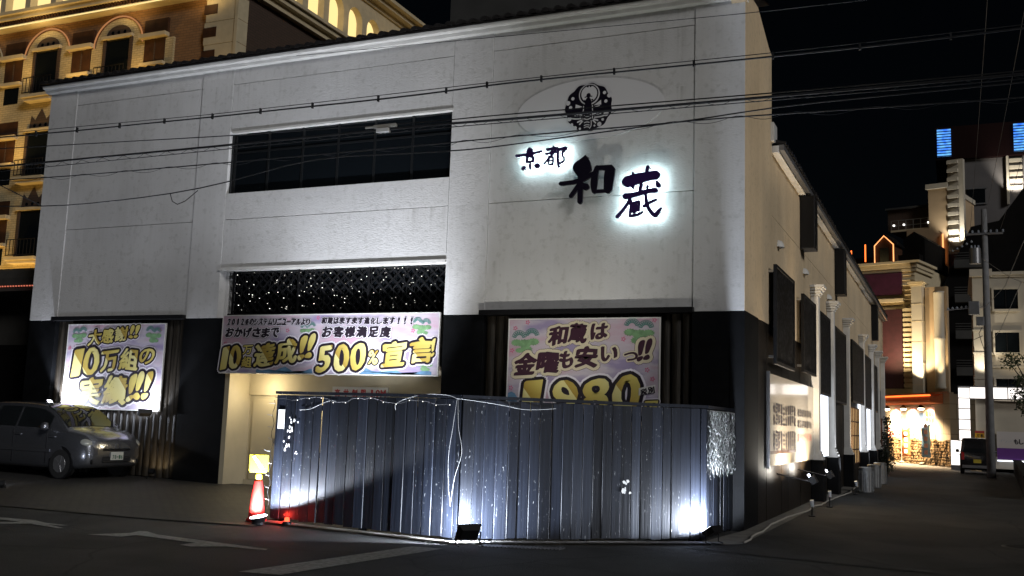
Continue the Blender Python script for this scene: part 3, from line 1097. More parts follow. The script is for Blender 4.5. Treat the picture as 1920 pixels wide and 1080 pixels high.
# ------------------------------------------------------------------ price panel on the side wall
t = thing('price_panel', 'glossy white price panel with small writing on the side wall', 'sign', (XS, 22.6, 0.92))
material('panel_gloss', (0.72, 0.66, 0.56), 0.10, spec=0.6, coat=0.5)
pn = B().box(XS + 0.002, XS + 0.055, 19.42, 25.85, 0.92, 2.67).build('panel', 'panel_gloss', t)
for a in ((19.36, 19.418, 0.88, 2.71), (25.852, 25.91, 0.88, 2.71)):
    B().box(XS + 0.002, XS + 0.07, *a).build('frame_bar', 'grey_metal', t)
wr = B()
for c, (yc, zc, h) in enumerate([(19.95 + 0.30 * i, z, 0.17) for z in (2.02, 1.80, 1.48, 1.30) for i in range(10)]):
    char_faces(wr, '休憩宿泊料金平日土曜'[(c * 7) % 10], (XS + 0.058, yc, zc), (0, 1, 0), (0, 0, 1), (1, 0, 0), 0.21, h * 1.1, fat=0.014)
for c, (yc, zc, h) in enumerate([(23.2 + 0.30 * i, z, 0.15) for z in (2.0, 1.75) for i in range(8)]):
    char_faces(wr, '曜日割引時間料金'[c % 8], (XS + 0.058, yc, zc), (0, 1, 0), (0, 0, 1), (1, 0, 0), 0.17, h, fat=0.012)
wr.build('writing', 'ink', t)['kind'] = 'stuff'
wr = B()
for i in range(8):
    char_faces(wr, '1980円〜38'[i], (XS + 0.058, 23.2 + 0.3 * i, 1.45), (0, 1, 0), (0, 0, 1), (1, 0, 0), 0.17, 0.17)
wr.build('price_figures', 'print_red', t)
B().box(XS + 0.056, XS + 0.058, 19.5, 22.9, 1.14, 1.20).build('dark_stripe', 'hotel_wood', t)

# spotlights on short arms before the panel and along the foot of the wall
def spotlight(pos, target, energy, col, label, lens='spot_lens', r=0.042, spot=100, ln=0.13, body='black_metal', group='spotlights along the side wall'):
    p = Vector(pos)
    d = (Vector(target) - p).normalized()
    t = thing('spotlight', label, 'spotlight', (p.x, p.y, ground_z(p.x)), 0, group)
    gz = ground_z(p.x)
    B().cyl(p - d * ln, p, r * 0.75, r, 14).build('housing', body, t, smooth=False)
    B().cyl(p + d * 0.001, p + d * 0.006, r * 0.9, None, 14).build('lens', lens, t)
    B().cyl((p.x, p.y, gz), p - d * (ln * 0.5) - Vector((0, 0, r * 0.7)), 0.015, None, 8).build('stem', 'black_metal', t)
    B().cyl((p.x, p.y, gz - 0.01), (p.x, p.y, gz + 0.02), 0.07, None, 12).build('base', 'black_metal', t)
    lamp('SPOT', t, p + d * 0.05, energy, col, target, size=0.04, spot=spot, blend=0.5)
    return t


WARM = (1.0, 0.74, 0.44)
spotlight((-2.72, 21.3, 0.22), (-3.35, 21.6, 5.6), 420, WARM, 'small white spotlight on the ground nearest the street corner', body='reflector_grey', spot=110)
spotlight((-2.70, 24.2, 0.26), (-3.35, 24.4, 5.6), 420, WARM, 'small white spotlight on the ground before the first pilaster pedestal', body='reflector_grey', spot=110)
spotlight((-2.62, 29.8, 0.26), (-3.3, 29.2, 4.0), 130, (0.85, 0.9, 1.0), 'small ground spotlight between the first two pilasters', body='reflector_grey')
spotlight((-2.62, 34.8, 0.26), (-3.3, 35.4, 6.0), 420, WARM, 'small ground spotlight before the lattice window', body='reflector_grey', spot=120)
spotlight((-2.62, 40.0, 0.26), (-3.3, 40.4, 5.5), 170, (0.85, 0.9, 1.0), 'farthest small ground spotlight by the side wall', body='reflector_grey', spot=120)

# arm lights glowing at the foot of the price panel
for y, en, lab in ((20.6, 200, 'dim left arm spotlight under the glossy price panel'), (23.5, 380, 'white glowing right arm spotlight under the glossy price panel')):
    t = thing('arm_spotlight', lab, 'spotlight', (XS, y, 0.7), 0, 'arm lights under the price panel')
    B().cyl((XS + 0.001, y, 0.74), (XS + 0.66, y, 0.62), 0.015).build('arm', 'black_metal', t)
    B().obox((XS + 0.70, y, 0.66), (0.05, 0, 0.03), (0, 0.12, 0), (-0.04, 0, 0.07)).build('housing', 'black_metal', t)
    B().obox((XS + 0.642, y, 0.70), (0.004, 0, 0.0023), (0, 0.11, 0), (-0.035, 0, 0.062)).build('lens', 'flood_lens', t)
    lamp('SPOT', t, (XS + 0.61, y, 0.73), en, (1.0, 0.92, 0.80), (XS, y - 0.1, 1.9), 0.05, 160, 0.5)

# metal bins
bin_ = None
for i, (y, lab) in enumerate(((31.2, 'ribbed metal bin nearest of three beside the pilasters'), (34.3, 'ribbed metal bin in the middle of three beside the pilasters'), (37.0, 'ribbed metal bin farthest of three beside the pilasters'))):
    gz = ground_z(-2.55)
    if bin_ is None:
        t = thing('metal_bin', lab, 'bin', (-2.45, y, gz), 0, 'metal bins by the side wall')
        B().lathe((-2.45, y, gz), [(0.19, 0), (0.20, 0.02), (0.20, 0.64), (0.21, 0.66), (0.21, 0.70), (0.16, 0.72), (0.0001, 0.72)], 24).build('body', 'galvanised', t)
        for j in range(12):
            a = 2 * math.pi * j / 12
            B().cyl((-2.45 + 0.203 * math.cos(a), y + 0.203 * math.sin(a), gz + 0.05), (-2.45 + 0.203 * math.cos(a), y + 0.203 * math.sin(a), gz + 0.62), 0.012, None, 6).build('rib', 'galvanised', t)
        bin_ = t
    else:
        c = copy_tree(bin_)
        c.location = (-2.45, y, gz)
        c['label'] = lab

# ================================================================== timber fence
FENCE = [(-9.51, 12.65), (-6.28, 12.50), (-3.51, 15.23), (-3.52, 17.24)]
fence = thing('timber_fence', 'weathered black timber fence of upright boards round the front corner', 'fence', (-6.3, 12.5, ground_z(-6.3)))
bd = B()
bd.prism([(-0.5, 0), (-0.5, -0.7), (-0.46, -1), (0.46, -1), (0.5, -0.7), (0.5, 0)], (0, 0, 0), (1, 0, 0), (0, 1, 0), (0, 0, 1))
board_me = bd.mesh('board', 'fence_paint')
FH = 1.91
for k in range(3):
    p, q = Vector((*FENCE[k], 0)), Vector((*FENCE[k + 1], 0))
    d = (q - p)
    L_ = d.length
    d.normalize()
    ang = math.atan2(d.y, d.x)
    nrm = Vector((d.y, -d.x, 0))
    s = 0.004
    while s < L_ - 0.03:
        w = min(random.choice((0.150, 0.165, 0.165, 0.18)), L_ - s)
        c = p + d * (s + w / 2) + nrm * random.uniform(0, 0.018)
        gz = ground_z(c.x)
        z0 = gz + random.uniform(0.025, 0.05)
        place('board', board_me, fence, (c.x, c.y, z0), 0, (w - 0.005, 0.022, FH - 0.03 - z0), rot=(0, random.uniform(-0.003, 0.003), ang + random.uniform(-0.075, 0.075)))
        s += w
    m = (p + q) / 2
    for zz in (0.25, 1.0, 1.7):
        B().obox((m.x - nrm.x * 0.03, m.y - nrm.y * 0.03, zz), d * (L_ / 2 - 0.04), nrm * 0.025, Vector((0, 0, 0.04))).build('rail', 'fence_paint', fence)
    B().obox((m.x - nrm.x * 0.005, m.y - nrm.y * 0.005, FH + 0.005), d * (L_ / 2 + 0.01), nrm * 0.055, Vector((0, 0, 0.022 + 0.0005 * k))).build('cap_rail', 'fence_paint', fence)
    for i in range(3):
        pp = p + d * (0.15 + (L_ - 0.3) * i / 2) - nrm * 0.10
        B().box(pp.x - 0.045, pp.x + 0.045, pp.y - 0.045, pp.y + 0.045, ground_z(pp.x) - 0.05, FH - 0.03).build('post', 'fence_paint', fence)
B().box(-9.44, -9.32, 12.590, 12.594, 1.37, 1.66).build('label_strip', 'board_white', fence)
# peeled pale patches
pk = random.Random(5)
for cx_, cz_, r_, n_ in ((-9.16, 1.45, 0.10, 9), (-9.20, 1.30, 0.07, 5), (-9.27, 1.10, 0.09, 6), (-9.10, 1.02, 0.05, 3)):
    b = B()
    for _ in range(n_):
        x, z, s = cx_ + pk.uniform(-r_, r_), cz_ + pk.uniform(-r_, r_), pk.uniform(0.008, 0.022)
        b.prism([(x + s * pk.uniform(.5, 1.1) * math.cos(a), z + 1.6 * s * pk.uniform(.5, 1.1) * math.sin(a)) for a in [i * math.pi / 3.5 for i in range(7)]],
                (0, 12.588, 0), (1, 0, 0), (0, 0, 1), (0, -0.002, 0))
    b.build('peeled_patch', 'board_white', fence)
fx = Vector((-4.45, 14.30, 0))
b = B()
dd = Vector((2.77, 2.73, 0)).normalized()
for _ in range(12):
    s, z, r_ = pk.uniform(-0.08, 0.08), 0.72 + pk.uniform(-0.1, 0.08), pk.uniform(0.012, 0.035)
    b.prism([(s + r_ * pk.uniform(.5, 1.1) * math.cos(a), z + 1.3 * r_ * pk.uniform(.5, 1.1) * math.sin(a)) for a in [i * math.pi / 3.5 for i in range(7)]],
            fx + Vector((0.03, -0.03, 0)), dd, (0, 0, 1), (0.002, -0.002, 0))
b.build('peeled_patch', 'board_white', fence)

# foil light curtain on the fence return
t = thing('light_curtain', 'silvery tangled light curtain hung over the short end of the fence', 'light curtain', (-3.48, 16.2, 0.8))
b = B()
rc = random.Random(3)
for _ in range(95):
    y = rc.uniform(15.28, 17.2)
    z = 1.86
    zend = rc.uniform(0.80, 1.0)
    pts = []
    yy, xx = y, -3.482 + rc.uniform(0, 0.03)
    while z > zend:
        pts.append((xx, yy, z))
        z -= rc.uniform(0.02, 0.05)
        yy += rc.uniform(-0.022, 0.022)
        xx = -3.482 + rc.uniform(0.0, 0.04)
    b.tube(pts, rc.uniform(0.0016, 0.0026), 3)
o = b.build('strands', 'foil', t)
o['kind'] = 'stuff'
b = B()
for _ in range(70):
    y, z = rc.uniform(15.28, 17.2), rc.uniform(0.85, 1.85)
    b.box(-3.445, -3.438, y, y + 0.01, z, z + 0.022)
o = b.build('tips', 'foil', t)
o['kind'] = 'stuff'
B().box(-3.49, -3.475, 15.27, 17.21, 1.855, 1.868).build('hanging_wire', 'cable_white', t)

# string lights along the fence top
t = thing('string_lights', 'string of tiny lamps drooping along the top of the fence', 'string lights', (-8, 12.5, 1.85))
pts = []
rs = random.Random(11)
xx = -9.5
while xx < -6.4:
    pts.append((xx, 12.56 - 0.047 * (xx + 9.5), 1.83 + 0.03 * math.sin(xx * 7) + rs.uniform(-0.02, 0.02)))
    xx += 0.11
B().tube(pts, 0.004, 4).build('wire', 'cable_black', t)
for i, p in enumerate(pts):
    if i % 2 == 0 and i > 2:
        B().box(p[0] - 0.004, p[0] + 0.004, p[1] - 0.016, p[1] - 0.008, p[2] - 0.014, p[2] - 0.004).build('bulb', 'bulb', t)
t = thing('string_lights', 'string of tiny lamps wound down the left end of the fence', 'string lights', (-9.53, 12.6, 0))
pts = [(-9.535 + 0.02 * math.sin(i * 1.3), 12.60, 1.8 - i * 0.06) for i in range(28)]
B().tube(pts, 0.004, 4).build('wire', 'cable_black', t)
for i in range(1, 28, 3):
    x, y, z = pts[i]
    B().tube([(x, y, z), (x - 0.05, y - 0.01, z + 0.012), (x - rs.uniform(0.06, 0.11), y - 0.01, z + rs.uniform(0, 0.03))], 0.005, 4).build('lamp_tail', 'cable_white', t)

# white cables over the fence
for lab, pts, r_ in (
    ('white cable looped over the fence top beside the hanging pair', [(-7.35, 12.52, 1.70), (-7.33, 12.50, 1.79), (-7.15, 12.49, 1.87), (-6.85, 12.48, 1.935), (-6.5, 12.45, 1.93), (-6.32, 12.42, 1.885)], 0.009),
    ('white cable running right along the fence top from the knot', [(-6.32, 12.42, 1.885), (-6.1, 12.6, 1.86), (-5.85, 12.85, 1.82), (-5.6, 13.1, 1.77), (-5.4, 13.3, 1.78), (-5.25, 13.45, 1.80)], 0.009),
    ('white cable tacked near the left end of the fence top', [(-9.05, 12.585, 1.66), (-8.85, 12.575, 1.68), (-8.65, 12.565, 1.76), (-8.5, 12.56, 1.81), (-8.4, 12.56, 1.80)], 0.009),
    ('left of two thin white cables hanging down the fence', [(-6.33, 12.44, 1.88), (-6.37, 12.43, 1.5), (-6.42, 12.43, 1.1), (-6.40, 12.42, 0.7), (-6.36, 12.42, 0.45)], 0.006),
    ('right of two thin white cables hanging down the fence', [(-6.31, 12.43, 1.88), (-6.28, 12.42, 1.5), (-6.22, 12.43, 1.15), (-6.30, 12.40, 0.8), (-6.35, 12.40, 0.42)], 0.006)):
    o = B().tube(smooth_line(pts), r_ * 0.38, 6).build('cable', 'cable_white')
    tag(o, lab, 'cable', 'white cables on the fence')
# cable along the ground by the side wall
pts = []
yy = 15.4
rr = random.Random(2)
while yy < 46:
    x = -3.02 + 0.06 * math.sin(yy * 0.9) + rr.uniform(-0.03, 0.03) + (0.15 if yy > 24 else 0)
    pts.append((x, yy, ground_z(x) + 0.024))
    yy += 0.45
tag(B().tube(pts, 0.016, 6).build('ground_cable', 'cable_pale'), 'pale cable lying along the foot of the side wall', 'cable')
pts = [(-8.8 + i * 0.2, 12.28 - 0.012 * i + 0.015 * math.sin(i * 1.7), 0) for i in range(14)]
tag(B().tube([(x, y, ground_z(x) + 0.03) for x, y, _ in pts], 0.012, 6).build('ground_cable', 'cable_pale'), 'pale cable lying along the foot of the fence', 'cable')

# ================================================================== floodlights
def flood(pos, target, energy, label, w=0.30, h=0.20, spot=150, blend=0.25, col=(0.80, 0.86, 1.0), body='black_metal', stand=True, size=0.05, lens='flood_lens', base=None):
    p = Vector(pos)
    d = (Vector(target) - p).normalized()
    side = d.cross(Vector((0, 0, 1)))
    side.normalize()
    up = side.cross(d)
    gz = ground_z(p.x) if base is None else base
    t = thing('floodlight', label, 'floodlight', (p.x, p.y, gz), 0, 'floodlights')
    hb = B()
    q = []
    for dd_, s in ((-0.09, 0.72), (-0.02, 1.0), (0.0, 1.0)):
        q += [p + d * dd_ + side * (sx * w / 2 * s) + up * (sz * h / 2 * s) for sx, sz in ((-1, -1), (1, -1), (1, 1), (-1, 1))]
    hb.add(q, [(0, 1, 2, 3)] + [(r_ * 4 + i, r_ * 4 + (i + 1) % 4, r_ * 4 + 4 + (i + 1) % 4, r_ * 4 + 4 + i) for r_ in range(2) for i in range(4)] + [(11, 10, 9, 8)])
    hb.build('housing', body, t)
    B().obox(p + d * 0.003, side * (w / 2 - 0.015), up * (h / 2 - 0.015), d * 0.002).build('lens', lens, t)
    if stand:
        for s in (-1, 1):
            st = B()
            a = p + side * (s * (w / 2 + 0.012)) - d * 0.03
            st.tube([a, Vector((a.x, a.y, gz + 0.012)) + d * 0.02, Vector((a.x - d.x * 0.13, a.y - d.y * 0.13, gz + 0.012))], 0.010, 6)
            st.build('leg', 'black_metal', t)
    lamp('SPOT', t, p + d * 0.03, energy, col, target, size=size, spot=spot, blend=blend)
    return t


flood((-5.95, 12.17, 0.15), (-6.53, 12.72, 0.73), 860, 'black floodlight glaring at the middle of the fence', w=0.32, h=0.22, spot=168, blend=0.15, col=(0.78, 0.86, 1.0))
flood((-3.34, 15.00, 0.13), (-3.86, 15.20, 0.97), 900, 'black floodlight tilted up at the right corner of the fence', w=0.30, h=0.20, spot=168, blend=0.15, col=(0.78, 0.86, 1.0), size=0.09)
flood((-19.15, 16.97, 1.68), (-18.6, 17.3, 2.4), 330, 'floodlight glaring at the lower left of the left banner', w=0.26, h=0.16, spot=150, stand=False, base=1.4)
flood((-16.2, 16.87, 1.54), (-16.75, 17.3, 2.5), 90, 'floodlight at the lower right of the left banner', w=0.30, h=0.18, spot=150, stand=False, base=1.4)
flood((-15.95, 13.15, 0.16), (-18, 14.6, 2.2), 30, 'small floodlight with violet rim at the far left edge', w=0.2, h=0.16, spot=120)
# unseen uplights, assumed behind the fence and added to light the front wall
flood((-9.25, 14.9, 0.22), (-11.3, 17.3, 5.8), 3000, 'assumed uplight standing behind the fence near the garage', spot=66, blend=1.0, col=(0.88, 0.92, 1.0))
flood((-6.7, 14.3, 0.18), (-6.6, 17.3, 6.4), 480, 'added uplight standing behind the fence below the letters', spot=75, blend=1.0, col=(1.0, 0.97, 0.86))
# round floodlight at the foot of the cone
t = thing('round_floodlight', 'round floodlight shining at the foot of the red cone', 'floodlight', (-9.34, 12.14, 0), 0, 'floodlights')
gz = ground_z(-9.34)
d = Vector((-0.12, -0.16, 0.98)).normalized()
p = Vector((-9.34, 12.14, gz + 0.10))
B().cyl(p - d * 0.10, p, 0.07, 0.135, 20).build('housing', 'black_metal', t)
B().cyl(p + d * 0.001, p + d * 0.006, 0.125, None, 20).build('lens', 'flood_lens', t)
B().cyl((p.x, p.y, gz - 0.01), (p.x, p.y, gz + 0.02), 0.09, None, 14).build('base', 'black_metal', t)
lamp('SPOT', t, p + d * 0.03, 950, (0.80, 0.87, 1.0), p + Vector((-0.12, 0.06, 0.98)), 0.09, 160, 0.12)
# added red lamp, stands in for the red light on the fence foot
t = thing('added_red_lamp', 'small added red lamp glowing low at the left end of the fence', 'lamp', (-8.98, 12.30, 0), 0)
gz = ground_z(-8.98)
emission('red_glow', (1.0, 0.05, 0.02), 7)
B().cyl((-8.98, 12.34, gz), (-8.98, 12.34, gz + 0.05), 0.07, 0.06, 16).build('base', 'black_metal', t)
B().lathe((-8.98, 12.34, gz + 0.05), [(0.035, 0), (0.035, 0.04), (0.025, 0.055), (0.0001, 0.06)], 16).build('dome', 'red_glow', t, smooth=True)
lamp('POINT', t, (-9.20, 12.555, gz + 0.11), 8, (1.0, 0.04, 0.02), size=0.05)
# warm lamp beside the silver car
flood((-16.0, 17.02, 0.30), (-16.1, 17.3, 0.9), 7, 'small warm lamp low behind the nose of the silver car', w=0.14, h=0.10, spot=150, col=(1.0, 0.72, 0.38), lens='warm_lens')

# ================================================================== traffic cone
t = thing('traffic_cone', 'red traffic cone with a yellow arrow board on top', 'traffic cone', (-9.58, 12.40, ground_z(-9.53)))
gz = ground_z(-9.53)
B().lathe((-9.58, 12.40, gz), [(0.155, 0), (0.155, 0.03), (0.125, 0.05), (0.10, 0.30), (0.068, 0.58), (0.06, 0.60), (0.0001, 0.60)], 24).build('cone_body', 'red_plastic', t, smooth=True)
B().lathe((-9.58, 12.40, gz + 0.60), [(0.05, 0), (0.055, 0.02), (0.045, 0.08), (0.05, 0.11)], 20).build('collar', 'yellow_plastic', t, smooth=True)
bo = B()
bo.prism([(-0.145, 0), (-0.12, -0.035), (0.12, -0.035), (0.145, 0), (0.145, 0.235), (-0.145, 0.235)], (-9.57, 12.38, gz + 0.745), (0.93, 0.36, 0), (0, 0, 1), (0.01, -0.03, 0))
bo = bo.build('arrow_board', 'yellow_plastic', t, bevel=0.008)
B().prism([(-0.10, 0.20), (-0.055, 0.215), (0.09, 0.03), (0.045, 0.012)], (-9.561, 12.346, gz + 0.745), (0.93, 0.36, 0), (0, 0, 1), (0.001, -0.003, 0)).build('reflective_stripe', 'reflector_grey', bo)

# ================================================================== lattice lights
t = thing('fairy_lights', 'net of tiny white fairy lights over the dark lattice', 'fairy lights', (-11.8, 17.42, 3.7))
rf = random.Random(9)
b = B()
bdim = B()
wires = B()
x = -14.35
while x < -9.3:
    pts = [(x + rf.uniform(-0.05, 0.05), 17.425, z) for z in (4.64, 4.4, 4.15, 3.9, 3.78)]
    wires.tube(pts, 0.003, 3)
    for _ in range(rf.randint(1, 5)):
        z = rf.uniform(3.8, 4.62)
        s = rf.uniform(0.003, 0.0065)
        xx = x + rf.uniform(-0.05, 0.05)
        (b if rf.random() < 0.4 else bdim).box(xx - s, xx + s, 17.405, 17.42, z - s, z + s)
    x += rf.choice((0.10, 0.13, 0.2))
o = wires.build('wires', 'cable_black', t)
o['kind'] = 'stuff'
o = b.build('bulbs', 'bulb', t)
o['kind'] = 'stuff'
o = bdim.build('dim_bulbs', 'bulb_dim', t)
o['kind'] = 'stuff'

# ================================================================== banners
UX, UZ, NY_ = Vector((1, 0, 0)), Vector((0, 0, 1)), Vector((0, -1, 0))


def banner_text(t, items, y, style):
    """items: (char, x, z, w, h, rot); style names the stack of printed layers"""
    for name, mat, fat, depth, nib in style:
        b = B()
        for i, (ch, x, z, w, h, rot) in enumerate(items):
            char_faces(b, ch, (x, y, z), UX, UZ, NY_, w * 0.94, h * 0.94, rot, 0.10, fat * h, 0.03, i, depth, nib * h)
        o = b.build(name, mat, t)
        if style is SMALL:
            o['kind'] = 'stuff'


GOLD = (('outer_outline', 'outline_pale', 0.175, 0.004, 0.05), ('dark_outline', 'ink', 0.115, 0.008, 0.05), ('gold_lettering', 'gold_print', 0.012, 0.012, 0.05))
INK = (('outer_outline', 'ink_plum', 0.20, 0.004, 0.06), ('cream_outline', 'outline_cream', 0.18, 0.008, 0.06), ('lettering', 'ink_plum', 0.022, 0.012, 0.062))
SMALL = (('pale_shadow', 'ink', 0.15, 0.004, 0.045), ('pale_outline', 'outline_pale', 0.125, 0.008, 0.045), ('lettering', 'ink', 0.035, 0.012, 0.055))


def pine(t, x, z, s, y, flip=1):
    b = B()
    for dx, dz, r_ in ((0, 0, 0.5), (0.55, 0.1, 0.42), (-0.5, 0.05, 0.4), (0.1, -0.35, 0.45), (-0.3, -0.4, 0.3)):
        pl = []
        for i in range(28):
            a = 2 * math.pi * i / 28
            r2 = r_ * s * (1.0 if i % 2 else 0.78)
            pl.append((x + flip * dx * s + r2 * math.cos(a), z + dz * s + r2 * 0.55 * math.sin(a)))
        b.prism(pl, (0, y - 0.002 - 0.0003 * len(b.f) / 30, 0), UX, UZ, (0, -0.0008, 0))
    b.build('pine_print', 'print_green', t)
    b = B()
    for cx_, cz_ in ((-0.35, 0.30), (0.45, 0.42)):
        for i in range(9):
            a = R(15 + i * 18.75)
            ca, sa = math.cos(a), math.sin(a)
            b.prism([(0.22, -0.03), (0.42, -0.05), (0.42, 0.05), (0.22, 0.03)], (x + flip * cx_ * s, y - 0.0045, z + cz_ * s), Vector((ca, 0, sa)) * s, Vector((-sa, 0, ca)) * s, (0, -0.0006, 0))
        for r_ in (0.2, 0.45):
            ar = [(r_ * math.cos(R(10 + i * 16)), r_ * math.sin(R(10 + i * 16))) for i in range(11)]
            ar += [((r_ + 0.04) * math.cos(R(170 - i * 16)), (r_ + 0.04) * math.sin(R(170 - i * 16))) for i in range(11)]
            b.prism(ar, (x + flip * cx_ * s, y - 0.0042, z + cz_ * s), UX * s, UZ * s, (0, -0.0005, 0))
    b.build('fan_print', 'print_teal', t)


def blossom(b, x, z, s, y):
    pl = [(x + s * (0.72 + 0.28 * math.cos(5 * a)) * math.cos(a), z + s * (0.72 + 0.28 * math.cos(5 * a)) * math.sin(a)) for a in [2 * math.pi * i / 30 for i in range(30)]]
    pi_ = [(x + s * 0.34 * math.cos(a), z + s * 0.34 * math.sin(a)) for a in [2 * math.pi * i / 30 for i in range(30)]]
    o = len(b.v)
    b.add([(px, y - 0.003, pz) for px, pz in pl] + [(px, y - 0.003, pz) for px, pz in pi_],
          [(i, (i + 1) % 30, 30 + (i + 1) % 30, 30 + i) for i in range(30)])


def banner(label, x0, x1, z0, z1, y):
    t = thing('banner', label, 'banner', ((x0 + x1) / 2, y, z0), 0, 'printed banners on the club front')
    B().box(x0, x1, y, y + 0.03, z0, z1).build('sheet', 'banner_paper', t)
    fr = B()
    for a in ((x0 - 0.02, x1 + 0.02, z0 - 0.02, z0 - 0.001), (x0 - 0.02, x1 + 0.02, z1 + 0.001, z1 + 0.02), (x0 - 0.02, x0 - 0.001, z0, z1), (x1 + 0.001, x1 + 0.02, z0, z1)):
        fr.box(a[0], a[1], y - 0.008, y + 0.035, a[2], a[3])
    fr.build('frame', 'board_white', t)
    return t


# left banner
yb = 17.22
t = banner('square banner reading 10万組 with gold brush writing behind the silver car', -19.06, -16.14, 1.57, 3.49, yb)
LX = lambda px, py: -19.06 + (px - (172 - 0.078 * (py - 105))) / 945 * 2.92
LZ = lambda py: 3.49 - (py - 105) / 862 * 1.92
S_ = 2.92 / 945


def Lc(ch, px, py, w, h, rot=0.0):
    return (ch, LX(px, py), LZ(py), w * S_, h * 1.92 / 862, rot)


banner_text(t, [Lc('大', 435, 235, 130, 165, .05), Lc('感', 565, 220, 115, 150), Lc('謝', 700, 200, 120, 150), Lc('!', 800, 180, 34, 135, -.08), Lc('!', 850, 175, 34, 135, -.08)], yb, GOLD)
banner_text(t, [Lc('1', 262, 500, 80, 290), Lc('0', 400, 485, 150, 290, -.06), Lc('万', 580, 480, 165, 215, .05), Lc('組', 775, 460, 170, 215), Lc('の', 945, 425, 140, 160, -.05)], yb, GOLD)
banner_text(t, [Lc('実', 395, 795, 220, 290, .04), Lc('績', 640, 775, 225, 290, .04), Lc('!', 800, 745, 52, 285, -.1), Lc('!', 868, 725, 52, 285, -.1), Lc('!', 948, 715, 52, 285, -.1)], yb, GOLD)
pine(t, -18.72, 3.22, 0.26, yb)
pine(t, -16.45, 3.22, 0.26, yb, -1)
b = B()
for x, z in ((-18.95, 2.5), (-18.45, 2.98), (-16.28, 3.35), (-16.3, 2.4), (-18.98, 2.95)):
    blossom(b, x, z, 0.055, yb)
b.build('blossom_print', 'print_pink', t)

# centre banner over the garage
yb = 17.14
t = banner('long banner reading 10万組達成 500%宣言 over the garage opening', -14.45, -9.18, 2.43, 3.64, yb)
CX = lambda px: -14.45 + (px - 92) / 1692 * 5.27
CZ = lambda py, px: 3.64 - (py - (133 - 0.013 * (px - 100))) / 470 * 1.21


def Cc(ch, px, py, w, h, rot=0.0):
    return (ch, CX(px), CZ(py, px), w * 5.27 / 1692, h * 1.21 / 470, rot)


def line(s, xa, xb, py, h, wr=0.86):
    st = (xb - xa) / len(s)
    return [Cc(c, xa + st * (i + 0.5), py, st * (wr if c not in '0123456789!' else (0.55 if c != '!' and c != '1' else 0.24)), h * (1 if c not in 'ー' else 0.15)) for i, c in enumerate(s)]


banner_text(t, line('2012冬のシステムリニューアルより', 125, 820, 180, 52), yb, SMALL)
banner_text(t, line('和蔵はますます進化します!!!', 905, 1612, 170, 52), yb, SMALL)
banner_text(t, line('おかげさまで', 118, 575, 268, 78), yb, SMALL)
banner_text(t, line('お客様満足度', 912, 1445, 258, 84), yb, SMALL)
banner_text(t, [Cc('1', 128, 485, 42, 190), Cc('0', 215, 475, 90, 195), Cc('万', 318, 412, 80, 75), Cc('組', 318, 512, 80, 85), Cc('達', 462, 450, 165, 190, .05), Cc('成', 640, 420, 165, 195, .05), Cc('!', 770, 385, 42, 200, -.1), Cc('!', 832, 375, 42, 200, -.1)], yb, GOLD)
banner_text(t, [Cc('5', 945, 475, 100, 210), Cc('0', 1078, 465, 105, 215), Cc('0', 1205, 450, 105, 215), Cc('%', 1318, 455, 72, 110), Cc('宣', 1470, 425, 170, 200, .05), Cc('言', 1670, 395, 170, 190, .08), Cc('!', 1752, 370, 14, 140, 0)], yb, GOLD)
pine(t, -12.25, 3.30, 0.22, yb)
pine(t, -9.55, 3.35, 0.24, yb, -1)
pine(t, -9.45, 2.62, 0.2, yb, -1)
b = B()
for x, z in ((-14.35, 3.05), (-12.75, 3.32), (-12.0, 3.58), (-9.75, 3.3)):
    blossom(b, x, z, 0.05, yb)
b.build('blossom_print', 'print_pink', t)
wv = B()
for xa, xb in ((-13.5, -12.0), (-11.1, -9.3)):
    wv.prism([(xa, 2.435)] + [(xa + (xb - xa) * i / 12, 2.50 + 0.06 * math.sin(i * 1.3) + 0.04 * math.sin(i * 0.5)) for i in range(13)] + [(xb, 2.435)], (0, yb - 0.0015, 0), UX, UZ, (0, -0.0008, 0))
wv.build('wave_print', 'print_blue', t)

# right banner, its foot behind the fence
yb = 17.20
t = banner('banner reading 1980円 in large gold figures above the fence', -7.70, -4.79, 1.62, 3.50, yb)
RX = lambda px, py: -7.70 + (px - (276 - 0.034 * (py - 145))) / 1004 * 2.91
RZ = lambda py, px: 3.50 - (py - (145 - 0.013 * (px - 275))) * 0.00291


def Rc(ch, px, py, w, h, rot=0.0):
    return (ch, RX(px, py), RZ(py, px), w * 0.0029, h * 0.0029, rot)


banner_text(t, [Rc('和', 615, 245, 125, 120, .03), Rc('蔵', 750, 228, 115, 120), Rc('は', 892, 215, 110, 100)], yb, INK)
banner_text(t, [Rc('金', 388, 430, 150, 140), Rc('曜', 545, 418, 145, 130), Rc('も', 670, 395, 90, 110), Rc('安', 805, 378, 145, 130, .05), Rc('い', 955, 355, 110, 90), Rc('っ', 1095, 370, 90, 55), Rc('!', 1160, 330, 26, 130, -.05), Rc('!', 1205, 325, 26, 130, -.05)], yb, INK)
banner_text(t, [Rc('1', 430, 640, 110, 215), Rc('9', 655, 640, 165, 225), Rc('8', 862, 620, 165, 225), Rc('0', 1065, 600, 165, 235)], yb, GOLD)
b = B()
b.prism([(-0.15, -0.09), (0.15, -0.02), (0.15, 0.11), (-0.15, 0.04)], (RX(1195, 575), yb - 0.019, RZ(575, 1195)), UX, UZ, (0, -0.001, 0))
b.build('tax_label', 'board_white', t)
banner_text(t, [Rc('税', 1175, 585, 42, 42, .2), Rc('別', 1222, 572, 42, 42, .2)], yb, (('lettering', 'ink', 0.03, 0.0215, 0.03),))
banner_text(t, [Rc('円', 1215, 680, 75, 90)], yb, GOLD)
pine(t, -7.38, 3.05, 0.32, yb)
pine(t, -5.15, 3.22, 0.32, yb, -1)
b = B()
